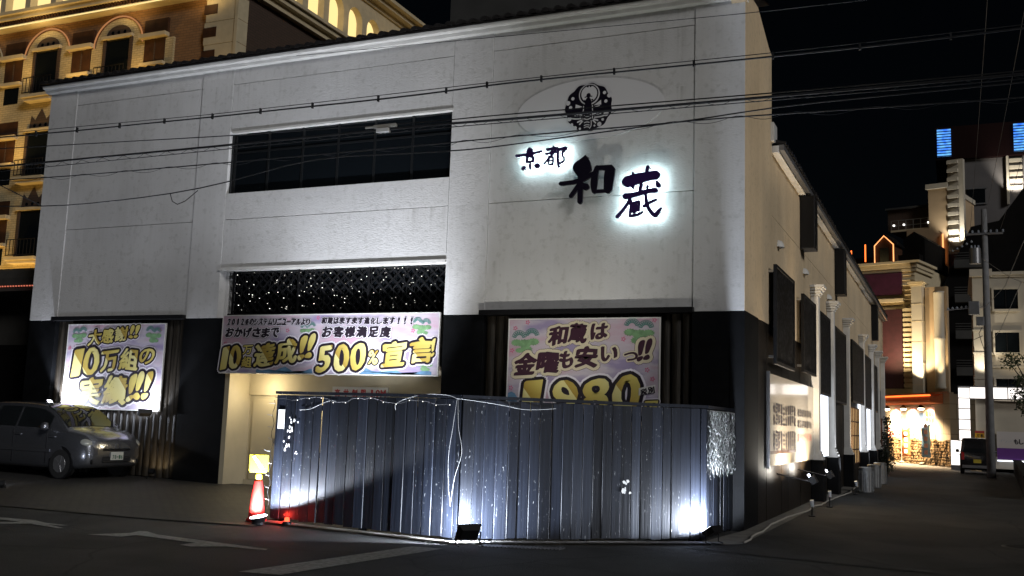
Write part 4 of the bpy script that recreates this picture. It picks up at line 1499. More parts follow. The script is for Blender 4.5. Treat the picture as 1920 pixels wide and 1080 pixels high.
for x, z in ((-7.58, 3.34), (-7.33, 3.45), (-7.63, 2.92), (-7.63, 2.22), (-5.45, 3.13), (-4.90, 2.42), (-4.88, 3.47), (-5.0, 2.58)):
    blossom(b, x, z, 0.05, yb)
b.build('blossom_print', 'print_pink', t)
wv = B()
wv.prism([(-7.69, 1.95), (-7.69, 2.12), (-7.62, 2.15), (-7.55, 2.12), (-7.5, 2.05), (-7.42, 2.0), (-7.42, 1.95)], (0, yb - 0.0015, 0), UX, UZ, (0, -0.0008, 0))
wv.build('wave_print', 'print_blue', t)

# height limit board inside the opening
t = thing('height_limit_sign', 'pale board with red writing 高サ制限 1.9M on the garage beam', 'sign', (-11.3, 17.93, 2.0))
B().box(-12.08, -10.72, 17.915, 17.945, 1.94, 2.20).build('board', 'board_white', t)
b = B()
for i, ch in enumerate('高サ制限'):
    char_faces(b, ch, (-11.95 + i * 0.215, 17.915, 2.07), UX, UZ, NY_, 0.12, 0.15, 0, 0, 0.006, depth=0.003)
for ch, x, w in (('1', -11.10, 0.04), ('.', -11.04, 0.025), ('9', -10.96, 0.09), ('M', -10.83, 0.12)):
    char_faces(b, ch, (x, 17.915, 2.07 if ch != '.' else 2.01), UX, UZ, NY_, w, 0.15 if ch != '.' else 0.025, 0, 0, 0.006, depth=0.003)
b.build('lettering', 'print_red', t)

# ================================================================== back lit letters
GLYPH = {
    '京': [[(-7.347,6.752,0.046), (-7.352,6.700,0.055)],
          [(-7.625,6.652,0.022), (-7.495,6.659,0.020), (-7.347,6.656,0.024), (-7.219,6.681,0.018), (-7.101,6.701,0.015)],
          [(-7.393,6.642,0.024), (-7.401,6.507,0.020)],
          [(-7.383,6.633,0.022), (-7.263,6.623,0.024), (-7.278,6.508,0.018)],
          [(-7.402,6.517,0.015), (-7.269,6.519,0.017)],
          [(-7.338,6.498,0.018), (-7.327,6.379,0.018)],
          [(-7.486,6.387,0.028), (-7.450,6.411,0.033)],
          [(-7.211,6.428,0.040), (-7.165,6.430,0.038)]],
    '都': [[(-6.993,6.723,0.024), (-6.803,6.734,0.023)],
          [(-6.862,6.773,0.018), (-6.899,6.621,0.024)],
          [(-7.017,6.639,0.016), (-6.810,6.665,0.018)],
          [(-6.777,6.749,0.014), (-6.907,6.587,0.020), (-7.048,6.450,0.011)],
          [(-6.943,6.581,0.015), (-6.957,6.440,0.013)],
          [(-6.943,6.581,0.015), (-6.858,6.579,0.018), (-6.871,6.429,0.014)],
          [(-6.944,6.508,0.009), (-6.872,6.506,0.009)],
          [(-6.953,6.438,0.013), (-6.875,6.429,0.013)],
          [(-6.775,6.706,0.022), (-6.609,6.727,0.027)],
          [(-6.614,6.718,0.025), (-6.710,6.623,0.014), (-6.613,6.500,0.016), (-6.723,6.440,0.014)],
          [(-6.767,6.714,0.018), (-6.775,6.507,0.023), (-6.747,6.371,0.018)]],
    '和': [[(-6.215,6.546,0.014), (-6.226,6.448,0.109), (-6.267,6.333,0.192), (-6.283,6.249,0.166), (-6.303,6.148,0.053)],
          [(-6.702,6.043,0.038), (-6.533,6.045,0.037), (-6.304,6.072,0.044), (-6.097,6.168,0.044), (-6.011,6.212,0.035)],
          [(-6.298,6.165,0.053), (-6.302,5.962,0.049), (-6.303,5.667,0.047)],
          [(-6.303,6.030,0.044), (-6.491,5.788,0.037)],
          [(-6.267,5.977,0.053), (-6.179,5.946,0.065)],
          [(-5.979,6.311,0.043), (-6.027,6.146,0.061), (-6.040,5.979,0.068), (-6.028,5.843,0.043)],
          [(-5.996,6.296,0.043), (-5.840,6.293,0.043), (-5.719,6.259,0.077)],
          [(-5.728,6.259,0.094), (-5.749,6.060,0.098), (-5.762,5.860,0.079)],
          [(-6.037,5.852,0.031), (-5.745,5.851,0.031)]],
    '蔵': [[(-5.293,6.161,0.017), (-5.283,6.094,0.027)],
          [(-5.011,6.248,0.030), (-5.034,6.159,0.028)],
          [(-5.416,5.987,0.094), (-5.240,6.025,0.097), (-4.991,6.074,0.076), (-4.843,6.080,0.076)],
          [(-5.288,5.896,0.034), (-5.279,5.849,0.010)],
          [(-4.841,5.957,0.025), (-4.807,5.881,0.043)],
          [(-5.130,5.935,0.030), (-5.153,5.821,0.030)],
          [(-5.013,5.894,0.023), (-5.021,5.846,0.020)],
          [(-5.436,5.723,0.052), (-5.235,5.744,0.043), (-5.020,5.796,0.038), (-4.855,5.802,0.043)],
          [(-5.334,5.668,0.030), (-5.432,5.508,0.025), (-5.581,5.352,0.030)],
          [(-5.317,5.634,0.022), (-5.337,5.355,0.020)],
          [(-5.333,5.577,0.025), (-5.166,5.616,0.025)],
          [(-5.249,5.564,0.050), (-5.263,5.433,0.047)],
          [(-5.166,5.584,0.022), (-5.180,5.445,0.025)],
          [(-5.345,5.356,0.023), (-5.179,5.371,0.023), (-5.097,5.424,0.018)],
          [(-5.052,5.749,0.023), (-5.033,5.584,0.031), (-4.981,5.450,0.031), (-4.864,5.314,0.034), (-4.816,5.392,0.029), (-4.760,5.471,0.020)],
          [(-4.852,5.631,0.021), (-4.983,5.581,0.023), (-5.082,5.521,0.027)]],
}
CABLE_LINES = {
    'C1': [(-18.75,13.20,6.78), (-16.47,13.20,6.73), (-14.87,13.20,6.69), (-12.78,13.20,6.67), (-11.67,13.20,6.65), (-9.66,13.20,6.64), (-8.38,13.20,6.62), (-6.92,13.20,6.63), (-6.54,13.20,6.65), (-5.04,13.20,6.64), (-3.76,13.20,6.61), (-2.17,13.20,6.59), (-0.48,13.20,6.57), (1.09,13.20,6.59)],
    'C1b': [(-18.76,13.20,6.85), (-11.68,13.20,6.70), (-8.38,13.20,6.69), (-6.54,13.20,6.69), (-3.76,13.20,6.67), (-2.17,13.20,6.64), (1.09,13.20,6.63)],
    'C0': [(-10.88,12.60,7.17), (-8.10,12.60,7.10), (-5.43,12.60,7.18), (-3.84,12.60,7.12), (-2.07,12.60,6.98), (-0.82,12.60,6.96), (1.06,12.60,6.93)],
    'C2': [(-18.71,13.20,6.58), (-16.88,13.20,6.51), (-11.21,13.20,6.28), (-6.99,13.20,6.16), (-6.52,13.20,6.17), (-2.17,13.20,6.08), (1.08,13.20,6.04)],
    'C3': [(-18.65,13.20,6.18), (-16.83,13.20,6.15), (-11.62,13.20,6.12), (-6.99,13.20,6.11), (-6.52,13.20,6.09), (-2.17,13.20,6.03), (1.07,13.20,6.00)],
    'C4': [(-18.63,13.20,6.07), (-16.81,13.20,6.05), (-11.27,13.20,6.05), (-6.99,13.20,6.05), (-6.52,13.20,6.04), (-2.17,13.20,5.98), (1.07,13.20,5.94)],
    'C5': [(-18.61,13.20,5.92), (-16.54,13.20,5.87), (-14.99,13.20,5.83), (-11.24,13.20,5.81), (-7.00,13.20,5.80), (-6.51,13.20,5.81), (-5.13,13.20,5.81), (-3.87,13.20,5.79), (-2.72,13.20,5.80), (-2.17,13.20,5.78), (1.06,13.20,5.70)],
    'C6': [(-18.53,13.20,5.46), (-16.71,13.20,5.36), (-14.96,13.20,5.26), (-12.49,13.20,5.33), (-11.21,13.20,5.46), (-9.53,13.20,5.78), (-8.18,13.20,5.70), (-6.99,13.20,5.67), (-6.50,13.20,5.66), (-4.39,13.20,5.76), (-3.01,13.20,5.81), (-2.17,13.20,5.89), (1.07,13.20,5.90)],
    'C7': [(-16.91,12.60,5.95), (-16.01,12.60,5.59), (-15.60,13.20,5.30)],
}

for ch, lab, lit in (('京', 'small backlit black brush letter 京, leftmost of the four', True), ('都', 'small backlit black brush letter 都 beside the first', True),
                     ('和', 'large unlit black brush letter 和 in the middle', False), ('蔵', 'large backlit brush letter 蔵 at the right end', True)):
    fat_ = {'京': 1.22, '都': 1.22, '和': 1.04, '蔵': 1.12}[ch]
    ss = [[(x, z, w * fat_) for x, z, w in s] for s in GLYPH[ch]]
    xs = [p[0] for s in ss for p in s]
    zs = [p[1] for s in ss for p in s]
    t = thing('sign_letter', lab, 'sign letter', (sum(xs) / len(xs), 17.2, min(zs)), 0, 'brush letters of the club sign')
    b = B()
    for i, s in enumerate(ss):
        b.prism(stroke_poly(s), (0, 17.06 + 0.0012 * i, 0), UX, UZ, (0, 0.05, 0))
    b.build('face', 'letter_black' if not lit else 'letter_purple', t)
    st = B()
    for s in ss[:4]:
        st.cyl((s[0][0], 17.11, s[0][1]), (s[0][0], 17.27, s[0][1]), 0.008, None, 6)
    st.build('stand_offs', 'black_metal', t)
    if lit:
        b = B()
        for i, s in enumerate(ss):
            b.prism(stroke_poly([(x, z, w * 0.75) for x, z, w in s]), (0, 17.128 + 0.0012 * i, 0), UX, UZ, (0, 0.004, 0))
        b.build('back_light', 'halo_light', t)

# ================================================================== crest on the oval plate
t = thing('crest_sign', 'pale oval plate with a round black beetle crest', 'sign', (-6.24, 17.2, 6.9))
B().prism(ring(-6.24, 7.50, 1.47, 0.595, 64), (0, 17.225, 0), UX, UZ, (0, 0.03, 0)).build('plate', 'oval_plate', t)
CC, CR = (-6.24, 7.535), 0.475
cp = lambda x, y: (CC[0] + (x - 580) / 400 * CR, CC[1] - (y - 565) / 400 * CR)
cr_ = CR / 400


def layer(mat, name, y, polys):
    b = B()
    for i, p in enumerate(polys):
        b.prism(p, (0, y - 0.0004 * i, 0), UX, UZ, (0, 0.0003, 0))
    return b.build(name, mat, t)


disc = []
for i in range(96):
    a = 2 * math.pi * i / 96
    r_ = CR * (1.0 - 0.055 * (0.5 + 0.5 * math.cos(11 * a)))
    disc.append((CC[0] + r_ * math.cos(a), CC[1] + r_ * math.sin(a)))
B().prism(disc, (0, 17.213, 0), UX, UZ, (0, 0.0118, 0)).build('crest_disc', 'letter_black', t)
pale = [ring(*cp(590, 356), 176 * cr_, 176 * cr_, 40)]
for x, y, r_ in ((312, 400, 28), (277, 545, 28), (232, 468, 38), (845, 352, 28), (870, 495, 28), (928, 405, 38), (305, 830, 24), (825, 790, 22), (262, 735, 36), (880, 700, 42), (362, 890, 32), (770, 862, 36), (445, 910, 20), (690, 880, 16)):
    pale.append(ring(*cp(x, y), r_ * cr_, r_ * cr_, 16))
pale += [[cp(*p) for p in ((365, 500), (480, 552), (360, 575))], [cp(*p) for p in ((670, 545), (790, 468), (797, 545))]]


def bar(pts, w):
    return stroke_poly([(*cp(x, y), w * cr_ / 2) for x, y in pts])


for sgn in (-1, 1):
    f = lambda x: 575 + sgn * (x - 575)
    for pts, w in (([(670, 690), (790, 662)], 16), ([(690, 715), (795, 690)], 14), ([(690, 745), (800, 745), (900, 715)], 20), ([(680, 775), (745, 800)], 26), ([(665, 790), (710, 840)], 24), ([(650, 545), (650, 600), (660, 660), (655, 760)], 14), ([(700, 575), (770, 560)], 14), ([(635, 790), (640, 880), (610, 920)], 14)):
        pale.append(bar([(f(x), y) for x, y in pts], w))
layer('oval_plate', 'crest_gaps', 17.2115, pale)
dark = []
for a0, a1 in ((0, 1),):
    outer = ring(*cp(590, 354), 156 * cr_, 156 * cr_, 40)
dark.append(outer)
layer('letter_black', 'horn_ring', 17.2045, dark)
layer('oval_plate', 'horn_gap', 17.2035, [ring(*cp(590, 348), 133 * cr_, 133 * cr_, 40)])
dark = [ring(*cp(580, 375), 36 * cr_, 40 * cr_, 20), ring(*cp(577, 510), 56 * cr_, 105 * cr_, 28), ring(*cp(572, 690), 92 * cr_, 110 * cr_, 28), ring(*cp(565, 850), 70 * cr_, 90 * cr_, 28),
        bar([(520, 400), (580, 385), (640, 395)], 16), bar([(505, 465), (520, 455)], 26), bar([(640, 450), (650, 455)], 26)]
layer('letter_black', 'beetle_body', 17.2025, dark)
for q_ in ([(555, 222), (570, 230)], [(606, 230), (618, 224)]):
    layer('letter_black', 'horn_tip', 17.2028, [bar(q_, 26)])
t.location.y += 0.028
layer('oval_plate', 'belly_bands', 17.198, [bar([(515, y - 12), (570, y + 12), (630, y - 16)], 17) for y in (665, 715, 765)] + [bar([(520, y + 6), (562, y - 8), (605, y + 6)], 14) for y in (815, 860, 895)])

# ================================================================== cars
def wheel(t, x, y, r_, side):
    w = B().cyl((x, y - 0.09, r_), (x, y + 0.09, r_), r_, None, 28).build('wheel', 'tyre', t, world=False)
    rm = B().cyl((x, y + side * 0.070, r_), (x, y + side * 0.094, r_), r_ * 0.66, r_ * 0.60, 24).build('rim', 'rim', w, world=False)
    for k in range(5):
        a = 2 * math.pi * k / 5
        c = Vector((x + math.cos(a) * r_ * 0.33, y + side * 0.097, r_ + math.sin(a) * r_ * 0.33))
        B().obox(c, Vector((math.cos(a), 0, math.sin(a))) * r_ * 0.27, Vector((-math.sin(a), 0, math.cos(a))) * r_ * 0.075, (0, 0.006, 0)).build('spoke', 'rim', w, world=False)
    return w


def loft(secs, closed_ends=True):
    """secs: rings of equal length"""
    b = B()
    k = len(secs[0])
    vs_ = [p for s in secs for p in s]
    fs_ = [(i * k + j, i * k + (j + 1) % k, (i + 1) * k + (j + 1) % k, (i + 1) * k + j) for i in range(len(secs) - 1) for j in range(k)]
    if closed_ends:
        fs_ += [tuple(range(k))[::-1], tuple(range((len(secs) - 1) * k, len(secs) * k))]
    return b.add(vs_, fs_)


def table(st, x):
    """station values at x, eased between the rows"""
    st = sorted(st)
    if x <= st[0][0]:
        return st[0]
    for i in range(len(st) - 1):
        if x <= st[i + 1][0]:
            p0, p1, p2, p3 = st[max(i - 1, 0)], st[i], st[i + 1], st[min(i + 2, len(st) - 1)]
            t = (x - p1[0]) / (p2[0] - p1[0])
            out = [x]
            for k in range(1, 6):
                m1 = (p2[k] - p0[k]) / max(p2[0] - p0[0], 1e-6) * (p2[0] - p1[0])
                m2 = (p3[k] - p1[k]) / max(p3[0] - p1[0], 1e-6) * (p2[0] - p1[0])
                out.append((2 * t ** 3 - 3 * t * t + 1) * p1[k] + (t ** 3 - 2 * t * t + t) * m1 + (-2 * t ** 3 + 3 * t * t) * p2[k] + (t ** 3 - t * t) * m2)
            return out
    return st[-1]


def car(name, label, cat, loc, rotz, paint, st, screen_x, side_x, wheels, rear, group=None):
    """st rows: x, sill z, belt z, roof z, half width at belt, half width at roof"""
    t = thing(name, label, cat, loc, rotz, group)
    x0, x1 = min(s[0] for s in st), max(s[0] for s in st)

    def half(x):
        _, zl, zb, zr, wb, wr = table(st, x)
        return [(wb * 0.88, zl), (wb * 0.985, zl + 0.07), (wb, zl + (zb - zl) * 0.5), (wb * 0.992, zb - 0.04), (wb * 0.965, zb),
                (wb * 0.965 * 0.5 + wr * 0.5, zb * 0.5 + (zr - 0.05) * 0.5), (wr, zr - 0.05), (wr * 0.86, zr - 0.014), (wr * 0.45, zr), (0.0, zr + 0.004)]
    xs = [x0 + (x1 - x0) * (0.5 - 0.5 * math.cos(math.pi * i / 46)) for i in range(47)]
    secs = []
    for x in xs:
        h = half(x)
        secs.append([(x, y, z) for y, z in h] + [(x, -y, z) for y, z in h[-2::-1]])
    loft(secs).build('body', paint, t, smooth=True, world=False)

    def patch(nm, mat, rows):
        k = len(rows[0])
        b = B()
        b.v = [Vector(p) for rw in rows for p in rw]
        b.f = [(i * k + j, i * k + j + 1, (i + 1) * k + j + 1, (i + 1) * k + j) for i in range(len(rows) - 1) for j in range(k - 1)]
        return b.build(nm, mat, t, smooth=True, world=False)
    # windscreen follows the rising part of the roof line
    xa, xb = screen_x
    rows = []
    for i in range(9):
        x = xa + (xb - xa) * i / 8
        _, zl, zb, zr, wb, wr = table(st, x)
        rows.append([(x + 0.008, wr * f * 0.93, zr + 0.010 - 0.018 * f * f) for f in [-1 + 2 * j / 10 for j in range(11)]])
    patch('windscreen', 'car_glass', rows)
    for s in (-1, 1):
        for a, b_ in side_x:
            rows = []
            for i in range(7):
                x = a + (b_ - a) * i / 6
                _, zl, zb, zr, wb, wr = table(st, x)
                rows.append([(x, s * ((wb * 0.965) * (1 - f) + wr * f + 0.007), zb * (1 - f) + (zr - 0.05) * f) for f in (0.05, 0.3, 0.6, 0.9)])
            patch('side_window', 'car_glass', rows)
        for x in [a for a, _ in side_x] + [side_x[-1][1]]:
            _, zl, zb, zr, wb, wr = table(st, x)
            B().obox((x, s * (wb + 0.0005), zl + (zb - zl) * 0.52), (0.004, 0, 0), (0, 0.006, 0), (0, 0, (zb - zl) * 0.40)).build('door_gap', 'black_metal', t, world=False)
        for a, _ in side_x[:2]:
            _, zl, zb, zr, wb, wr = table(st, a + 0.2)
            B().obox((a + 0.16, s * (wb + 0.008), zb - 0.13), (0.085, 0, 0), (0, 0.014, 0), (0, 0, 0.016)).build('door_handle', paint, t, world=False, bevel=0.006)
    if rear:
        zlo, zhi, hw, xr = rear
        B().add([(xr, -hw, zlo), (xr, hw, zlo), (xr + 0.10, hw * 0.88, zhi), (xr + 0.10, -hw * 0.88, zhi)], [(0, 3, 2, 1)]).build('rear_window', 'car_glass', t, world=False)
    wb0, wb1, tr, wr_ = wheels
    for x in (wb0, wb1):
        for s in (-1, 1):
            B().cyl((x, s * (tr + 0.02), wr_ + 0.02), (x, s * (tr + 0.098), wr_ + 0.02), wr_ * 1.17, None, 28).build('wheel_arch', 'black_metal', t, world=False)
            wheel(t, x, s * (tr + 0.022), wr_, s)
    xm = screen_x[0] - 0.35
    _, zl, zb, zr, wb, wr = table(st, xm)
    for s in (-1, 1):
        mr = B().lathe((xm, s * (wb + 0.11), zb - 0.01), [(0.02, 0), (0.075, 0.02), (0.085, 0.09), (0.06, 0.15), (0.0001, 0.165)], 14).build('mirror', paint, t, smooth=True, world=False)
        B().obox((xm - 0.02, s * (wb + 0.02), zb + 0.03), (0.02, 0, 0), (0, 0.05, 0), (0, 0, 0.012)).build('arm', 'black_metal', mr, world=False)
    return t


ST = [(1.92, .38, .62, .68, .48, .36), (1.87, .28, .70, .79, .65, .53), (1.70, .22, .80, .92, .76, .66), (1.42, .20, .90, 1.00, .81, .70), (1.20, .20, .95, 1.05, .82, .70),
      (.92, .20, .97, 1.24, .825, .67), (.62, .19, .98, 1.42, .83, .64), (.35, .19, .99, 1.50, .83, .62), (-.4, .19, 1.0, 1.545, .83, .62), (-1.2, .19, 1.0, 1.53, .83, .62),
      (-1.65, .22, 1.0, 1.46, .81, .60), (-1.85, .27, .97, 1.25, .78, .58), (-1.93, .36, .92, 1.03, .68, .52)]
SX, DX = (1.17, 0.40), ((0.78, -0.18), (-0.24, -1.02), (-1.08, -1.60))
WH = (1.22, -1.26, 0.72, 0.29)


def nose(t, plate_chars, detail=True):
    for s in (-1, 1):
        hl = B()
        nu, nv = 16, 9
        hl.v = [Vector((1.70 + 0.17 * math.cos(v) * math.cos(u), s * 0.615 + 0.145 * math.cos(v) * math.sin(u), 0.745 + 0.095 * math.sin(v) - 0.25 * 0.17 * math.cos(v) * math.cos(u)))
                for v in [-1.45 + 2.9 * j / (nv - 1) for j in range(nv)] for u in [2 * math.pi * i / nu for i in range(nu)]]
        hl.f = [(j * nu + i, j * nu + (i + 1) % nu, (j + 1) * nu + (i + 1) % nu, (j + 1) * nu + i) for j in range(nv - 1) for i in range(nu)]
        hl.build('headlight', 'headlamp_glass', t, smooth=True, world=False)
        B().cyl((1.86, s * 0.58, 0.36), (1.885, s * 0.57, 0.36), 0.06, 0.055, 14).build('fog_lamp', 'black_metal', t, world=False)
    B().obox((1.917, 0, 0.60), (0.012, 0, 0), (0, 0.36, 0), (0, 0, 0.022)).build('grille_slot', 'black_metal', t, world=False)
    B().obox((1.917, 0, 0.40), (0.012, 0, 0), (0, 0.36, 0), (0, 0, 0.055)).build('lower_grille', 'black_metal', t, world=False)
    for k in range(3):
        B().obox((1.930, 0, 0.365 + k * 0.033), (0.004, 0, 0), (0, 0.36, 0), (0, 0, 0.006)).build('grille_bar', 'car_silver', t, world=False)
    B().cyl((1.905, 0, 0.665), (1.93, 0, 0.66), 0.055, 0.05, 18).build('badge', 'rim', t, world=False)
    pl = B().obox((1.938, 0, 0.47), (0.006, 0, 0), (0, 0.165, 0), (0, 0, 0.083)).build('number_plate', 'plate_white', t, world=False)
    b = B()
    for i, ch in enumerate('78-16'):
        char_faces(b, ch, (1.946, -0.10 + i * 0.055, 0.45), (0, 1, 0), (0, 0, 1), (1, 0, 0), 0.038, 0.075 if ch != '-' else 0.012, fat=0.003)
    b.build('plate_figures', 'plate_ink', pl, world=False)
    b = B()
    b.obox((1.05, -0.2, 1.035), (0.02, 0.3, 0.012), (0.004, 0, 0), (0, 0, 0.006))
    b.obox((1.05, 0.35, 1.035), (0.02, 0.3, 0.012), (0.004, 0, 0), (0, 0, 0.006))
    b.build('wiper', 'black_metal', t, world=False)


cs = car('parked_car', 'silver minivan parked before the left banner', 'car', (-18.12, 16.23, ground_z(-18.12)), R(-2), 'car_silver', ST, SX, DX, WH, (1.02, 1.38, 0.60, -1.93))
nose(cs, '78-16')
for z in (0.55,):
    for s in (-1, 1):
        B().obox((-0.1, s * 0.835, z), (1.0, 0, 0), (0, 0.012, 0), (0, 0, 0.03)).build('side_moulding', 'car_silver', cs, world=False)
cw = car('parked_car', 'white car in the garage glimpsed left of the fence', 'car', (-12.2, 20.6, 0.04), R(-90), 'car_white', ST, SX, DX, WH, (1.02, 1.38, 0.60, -1.93))
nose(cw, '')

# black kei van seen from behind
STK = [(1.68, .32, .70, .78, .60, .50), (1.60, .24, .85, .98, .70, .60), (1.25, .2, .95, 1.12, .73, .63), (.85, .2, .98, 1.5, .735, .62), (.6, .2, 1.0, 1.68, .74, .62),
       (-1.3, .2, 1.0, 1.70, .74, .63), (-1.58, .22, 1.0, 1.66, .735, .62), (-1.66, .26, 1.0, 1.5, .73, .60), (-1.69, .32, .98, 1.1, .70, .58)]
ck = car('parked_car', 'black boxy small van parked at the end of the side street', 'car', (0.83, 54.0, ground_z(0.83)), R(90), 'car_black', STK, (1.2, 0.7), ((0.7, -0.1), (-0.15, -0.9), (-0.95, -1.5)), (1.15, -1.12, 0.62, 0.27), (1.02, 1.55, 0.60, -1.72))
B().obox((-1.70, 0, 0.62), (0.008, 0, 0), (0, 0.165, 0), (0, 0, 0.083)).build('number_plate', 'plate_yellow', ck, world=False)
for s in (-1, 1):
    B().obox((-1.67, s * 0.62, 0.85), (0.03, 0, 0), (0, 0.06, 0), (0, 0, 0.18)).build('tail_lamp', 'lamp_red', ck, world=False, bevel=0.01)
B().obox((-1.69, 0, 0.36), (0.05, 0, 0), (0, 0.66, 0), (0, 0, 0.07)).build('bumper', 'grey_metal', ck, world=False, bevel=0.02)

# ================================================================== overhead cables
NAMES = {'C1': ('thick overhead cable with small clips, highest across the front', 0.013, 'clip'), 'C1b': ('thin carrier wire just above the clipped cable', 0.006, None), 'C0': ('thin single wire crossing under the eaves', 0.005, None),
         'C2': ('thin overhead wire above the thick twin cable', 0.009, None), 'C3': ('thick black overhead cable crossing the crest', 0.019, None), 'C4': ('thin wavy overhead wire hanging below the thick cable', 0.007, 'wave'),
         'C5': ('overhead cable with loose spiral wrap below the crest', 0.010, 'spiral'), 'C6': ('lowest overhead cable with a hanging loop', 0.010, 'loop'), 'C7': ('short dark wire slanting down at the far left', 0.010, None)}
for k, pts in CABLE_LINES.items():
    lab, r_, deco = NAMES[k]
    pts = [Vector(p) for p in pts]
    if k not in ('C7',):
        end_l = Vector((-24.0, 13.2, pts[0].z + 0.25))
        if k == 'C0':
            end_l = Vector((-12.9, 17.03, 9.28))
        pts = [end_l] + (pts if k != 'C0' else pts[4:]) + [Vector((9.0, 13.2, pts[-1].z + 0.1))]
    else:
        pts = [Vector((-24.0, 13.2, 7.4))] + pts + []
    fine = []
    for i in range(len(pts) - 1):
        nn = max(2, int((pts[i + 1] - pts[i]).length / 0.5))
        for j in range(nn):
            fine.append(pts[i].lerp(pts[i + 1], j / nn))
    fine.append(pts[-1])
    for _ in range(2):
        fine = [fine[0]] + [(fine[i - 1] + 2 * fine[i] + fine[i + 1]) / 4 for i in range(1, len(fine) - 1)] + [fine[-1]]
    t = thing('overhead_cable', lab, 'cable', (fine[0].x, fine[0].y, fine[0].z), 0, 'overhead cables')
    B().tube(fine, r_, 6).build('cable_run', 'cable_black', t)
    if deco == 'clip':
        i = 3
        for i in range(3, len(fine) - 1, 2):
            p = fine[i]
            B().box(p.x - 0.012, p.x + 0.012, 13.18, 13.22, p.z - 0.035, p.z + 0.06).build('clip', 'cable_black', t)
    if deco in ('wave', 'spiral'):
        wv = []
        amp = 0.035
        for i in range(len(fine) - 1):
            for j in range(6):
                p = fine[i].lerp(fine[i + 1], j / 6)
                ph = (i * 6 + j) * (1.05 if deco == 'wave' else 0.55)
                wv.append(p + Vector((0, 0.03 * math.cos(ph), amp * math.sin(ph) + (0.03 if deco == 'wave' else -0.02))))
        B().tube(wv, 0.004, 4).build('wrap_wire', 'cable_black', t)
    if deco == 'loop':
        B().tube([(-12.49, 13.19, 5.34), (-12.43, 13.19, 5.20), (-12.31, 13.19, 5.14), (-12.14, 13.19, 5.19), (-12.0, 13.19, 5.28), (-11.88, 13.19, 5.36)], 0.008, 5).build('loop', 'cable_black', t)
t = thing('cable_closure', 'pale splice box clamped on the thick overhead cable', 'splice box', (-8.2, 13.2, 6.1))
B().box(-8.40, -7.98, 13.17, 13.23, 6.14, 6.20).build('box', 'cable_pale', t, bevel=0.015)
B().box(-8.33, -8.10, 13.15, 13.235, 6.06, 6.135).build('lower_box', 'board_white', t, bevel=0.012)
B().cyl((-8.55, 13.2, 6.17), (-8.40, 13.2, 6.17), 0.02).build('sleeve', 'cable_pale', t)


def utility_pole(label, x, y, h, arms, gear=False):
    gz = ground_z(max(-40, min(20, x)))
    t = thing('utility_pole', label, 'utility pole', (x, y, gz), 0, 'utility poles')
    B().cyl((x, y, gz - 0.2), (x, y, h), 0.19, 0.12, 18).build('shaft', 'pole_concrete', t, smooth=True)
    for z, x0, x1 in arms:
        ca = B().box(x + x0, x + x1, y - 0.17, y - 0.10, z - 0.04, z + 0.04).build('crossarm', 'grey_metal', t)
        k = int((x1 - x0) / 0.22)
        for i in range(k + 1):
            xx = x + x0 + (x1 - x0) * i / max(k, 1)
            B().lathe((xx, y - 0.135, z + 0.04), [(0.02, 0), (0.05, 0.03), (0.03, 0.06), (0.05, 0.09), (0.025, 0.13), (0.0001, 0.14)], 10).build('insulator', 'ceramic', ca)
    if gear:
        tr = B().cyl((x - 0.42, y - 0.32, 9.35), (x - 0.42, y - 0.32, 10.05), 0.24, None, 18).build('transformer', 'grey_metal', t)
        for i in range(3):
            B().lathe((x - 0.56 + 0.14 * i, y - 0.32, 10.051), [(0.03, 0), (0.05, 0.05), (0.03, 0.08), (0.045, 0.12), (0.0001, 0.16)], 8).build('bushing', 'ceramic', tr)
        B().box(x - 0.45, x - 0.12, y - 0.3, y - 0.05, 6.55, 6.95).build('switch_box', 'grey_metal', t, bevel=0.02)
        B().box(x - 0.75, x - 0.30, y - 0.35, y - 0.05, 7.05, 7.65).build('switch_box', 'grey_metal', t, bevel=0.02)
        for i in range(6):
            B().lathe((x - 1.6 + 0.19 * i, y - 0.1, 7.30 + 0.02 * i), [(0.03, 0), (0.06, 0.04), (0.03, 0.08), (0.0001, 0.12)], 8).build('insulator', 'ceramic', t)
        B().tube([(x - 1.7, y - 0.1, 7.28), (x, y - 0.1, 7.42)], 0.02).build('arm', 'grey_metal', t)
        B().tube([(x - 0.2, y - 0.25, 6.5), (x - 0.35, y - 0.3, 6.2), (x - 0.25, y - 0.25, 5.8), (x - 0.1, y - 0.2, 5.3)], 0.015).build('drop_wire', 'cable_black', t)
        B().tube([(x - 0.55, y - 0.2, 5.4), (x - 0.6, y - 0.25, 5.9), (x - 0.2, y - 0.2, 6.1)], 0.015).build('drop_wire', 'cable_black', t)
        for i in range(5):
            B().lathe((x - 1.35 + i * 0.2, y - 0.2, 9.95 + i * 0.10), [(0.03, 0), (0.055, 0.04), (0.03, 0.08), (0.0001, 0.12)], 8).build('insulator', 'ceramic', t)
    return t


utility_pole('tall concrete utility pole with transformer beside the black van', 1.34, 49.5, 11.9, ((10.75, -0.75, 0.75),), True)
utility_pole('concrete utility pole beyond the left edge of the street', -24.0, 13.2, 9.5, ((7.3, -0.6, 0.6), (6.6, -0.5, 0.5)))
utility_pole('concrete utility pole beyond the right edge of the street', 9.0, 13.2, 9.5, ((7.2, -0.6, 0.6), (6.5, -0.5, 0.5)))
for i, (xa, xb, zb) in enumerate(((0.75, 0.9, 15.5), (1.25, 1.9, 14.5), (2.0, 2.5, 14.0))):
    pts = [Vector((xa, 49.35, 10.95)).lerp(Vector((xb * 1.3, -18, zb + 1.5)), k / 24) - Vector((0, 0, 1.2 * 4 * (k / 24) * (1 - k / 24))) for k in range(25)]
    tag(B().tube(pts, 0.007, 5).build('street_wire', 'wire_grey'), ('leftmost', 'middle', 'rightmost')[i] + ' pale wire rising over the side street from the pole crossarm', 'wire', 'wires over the side street')
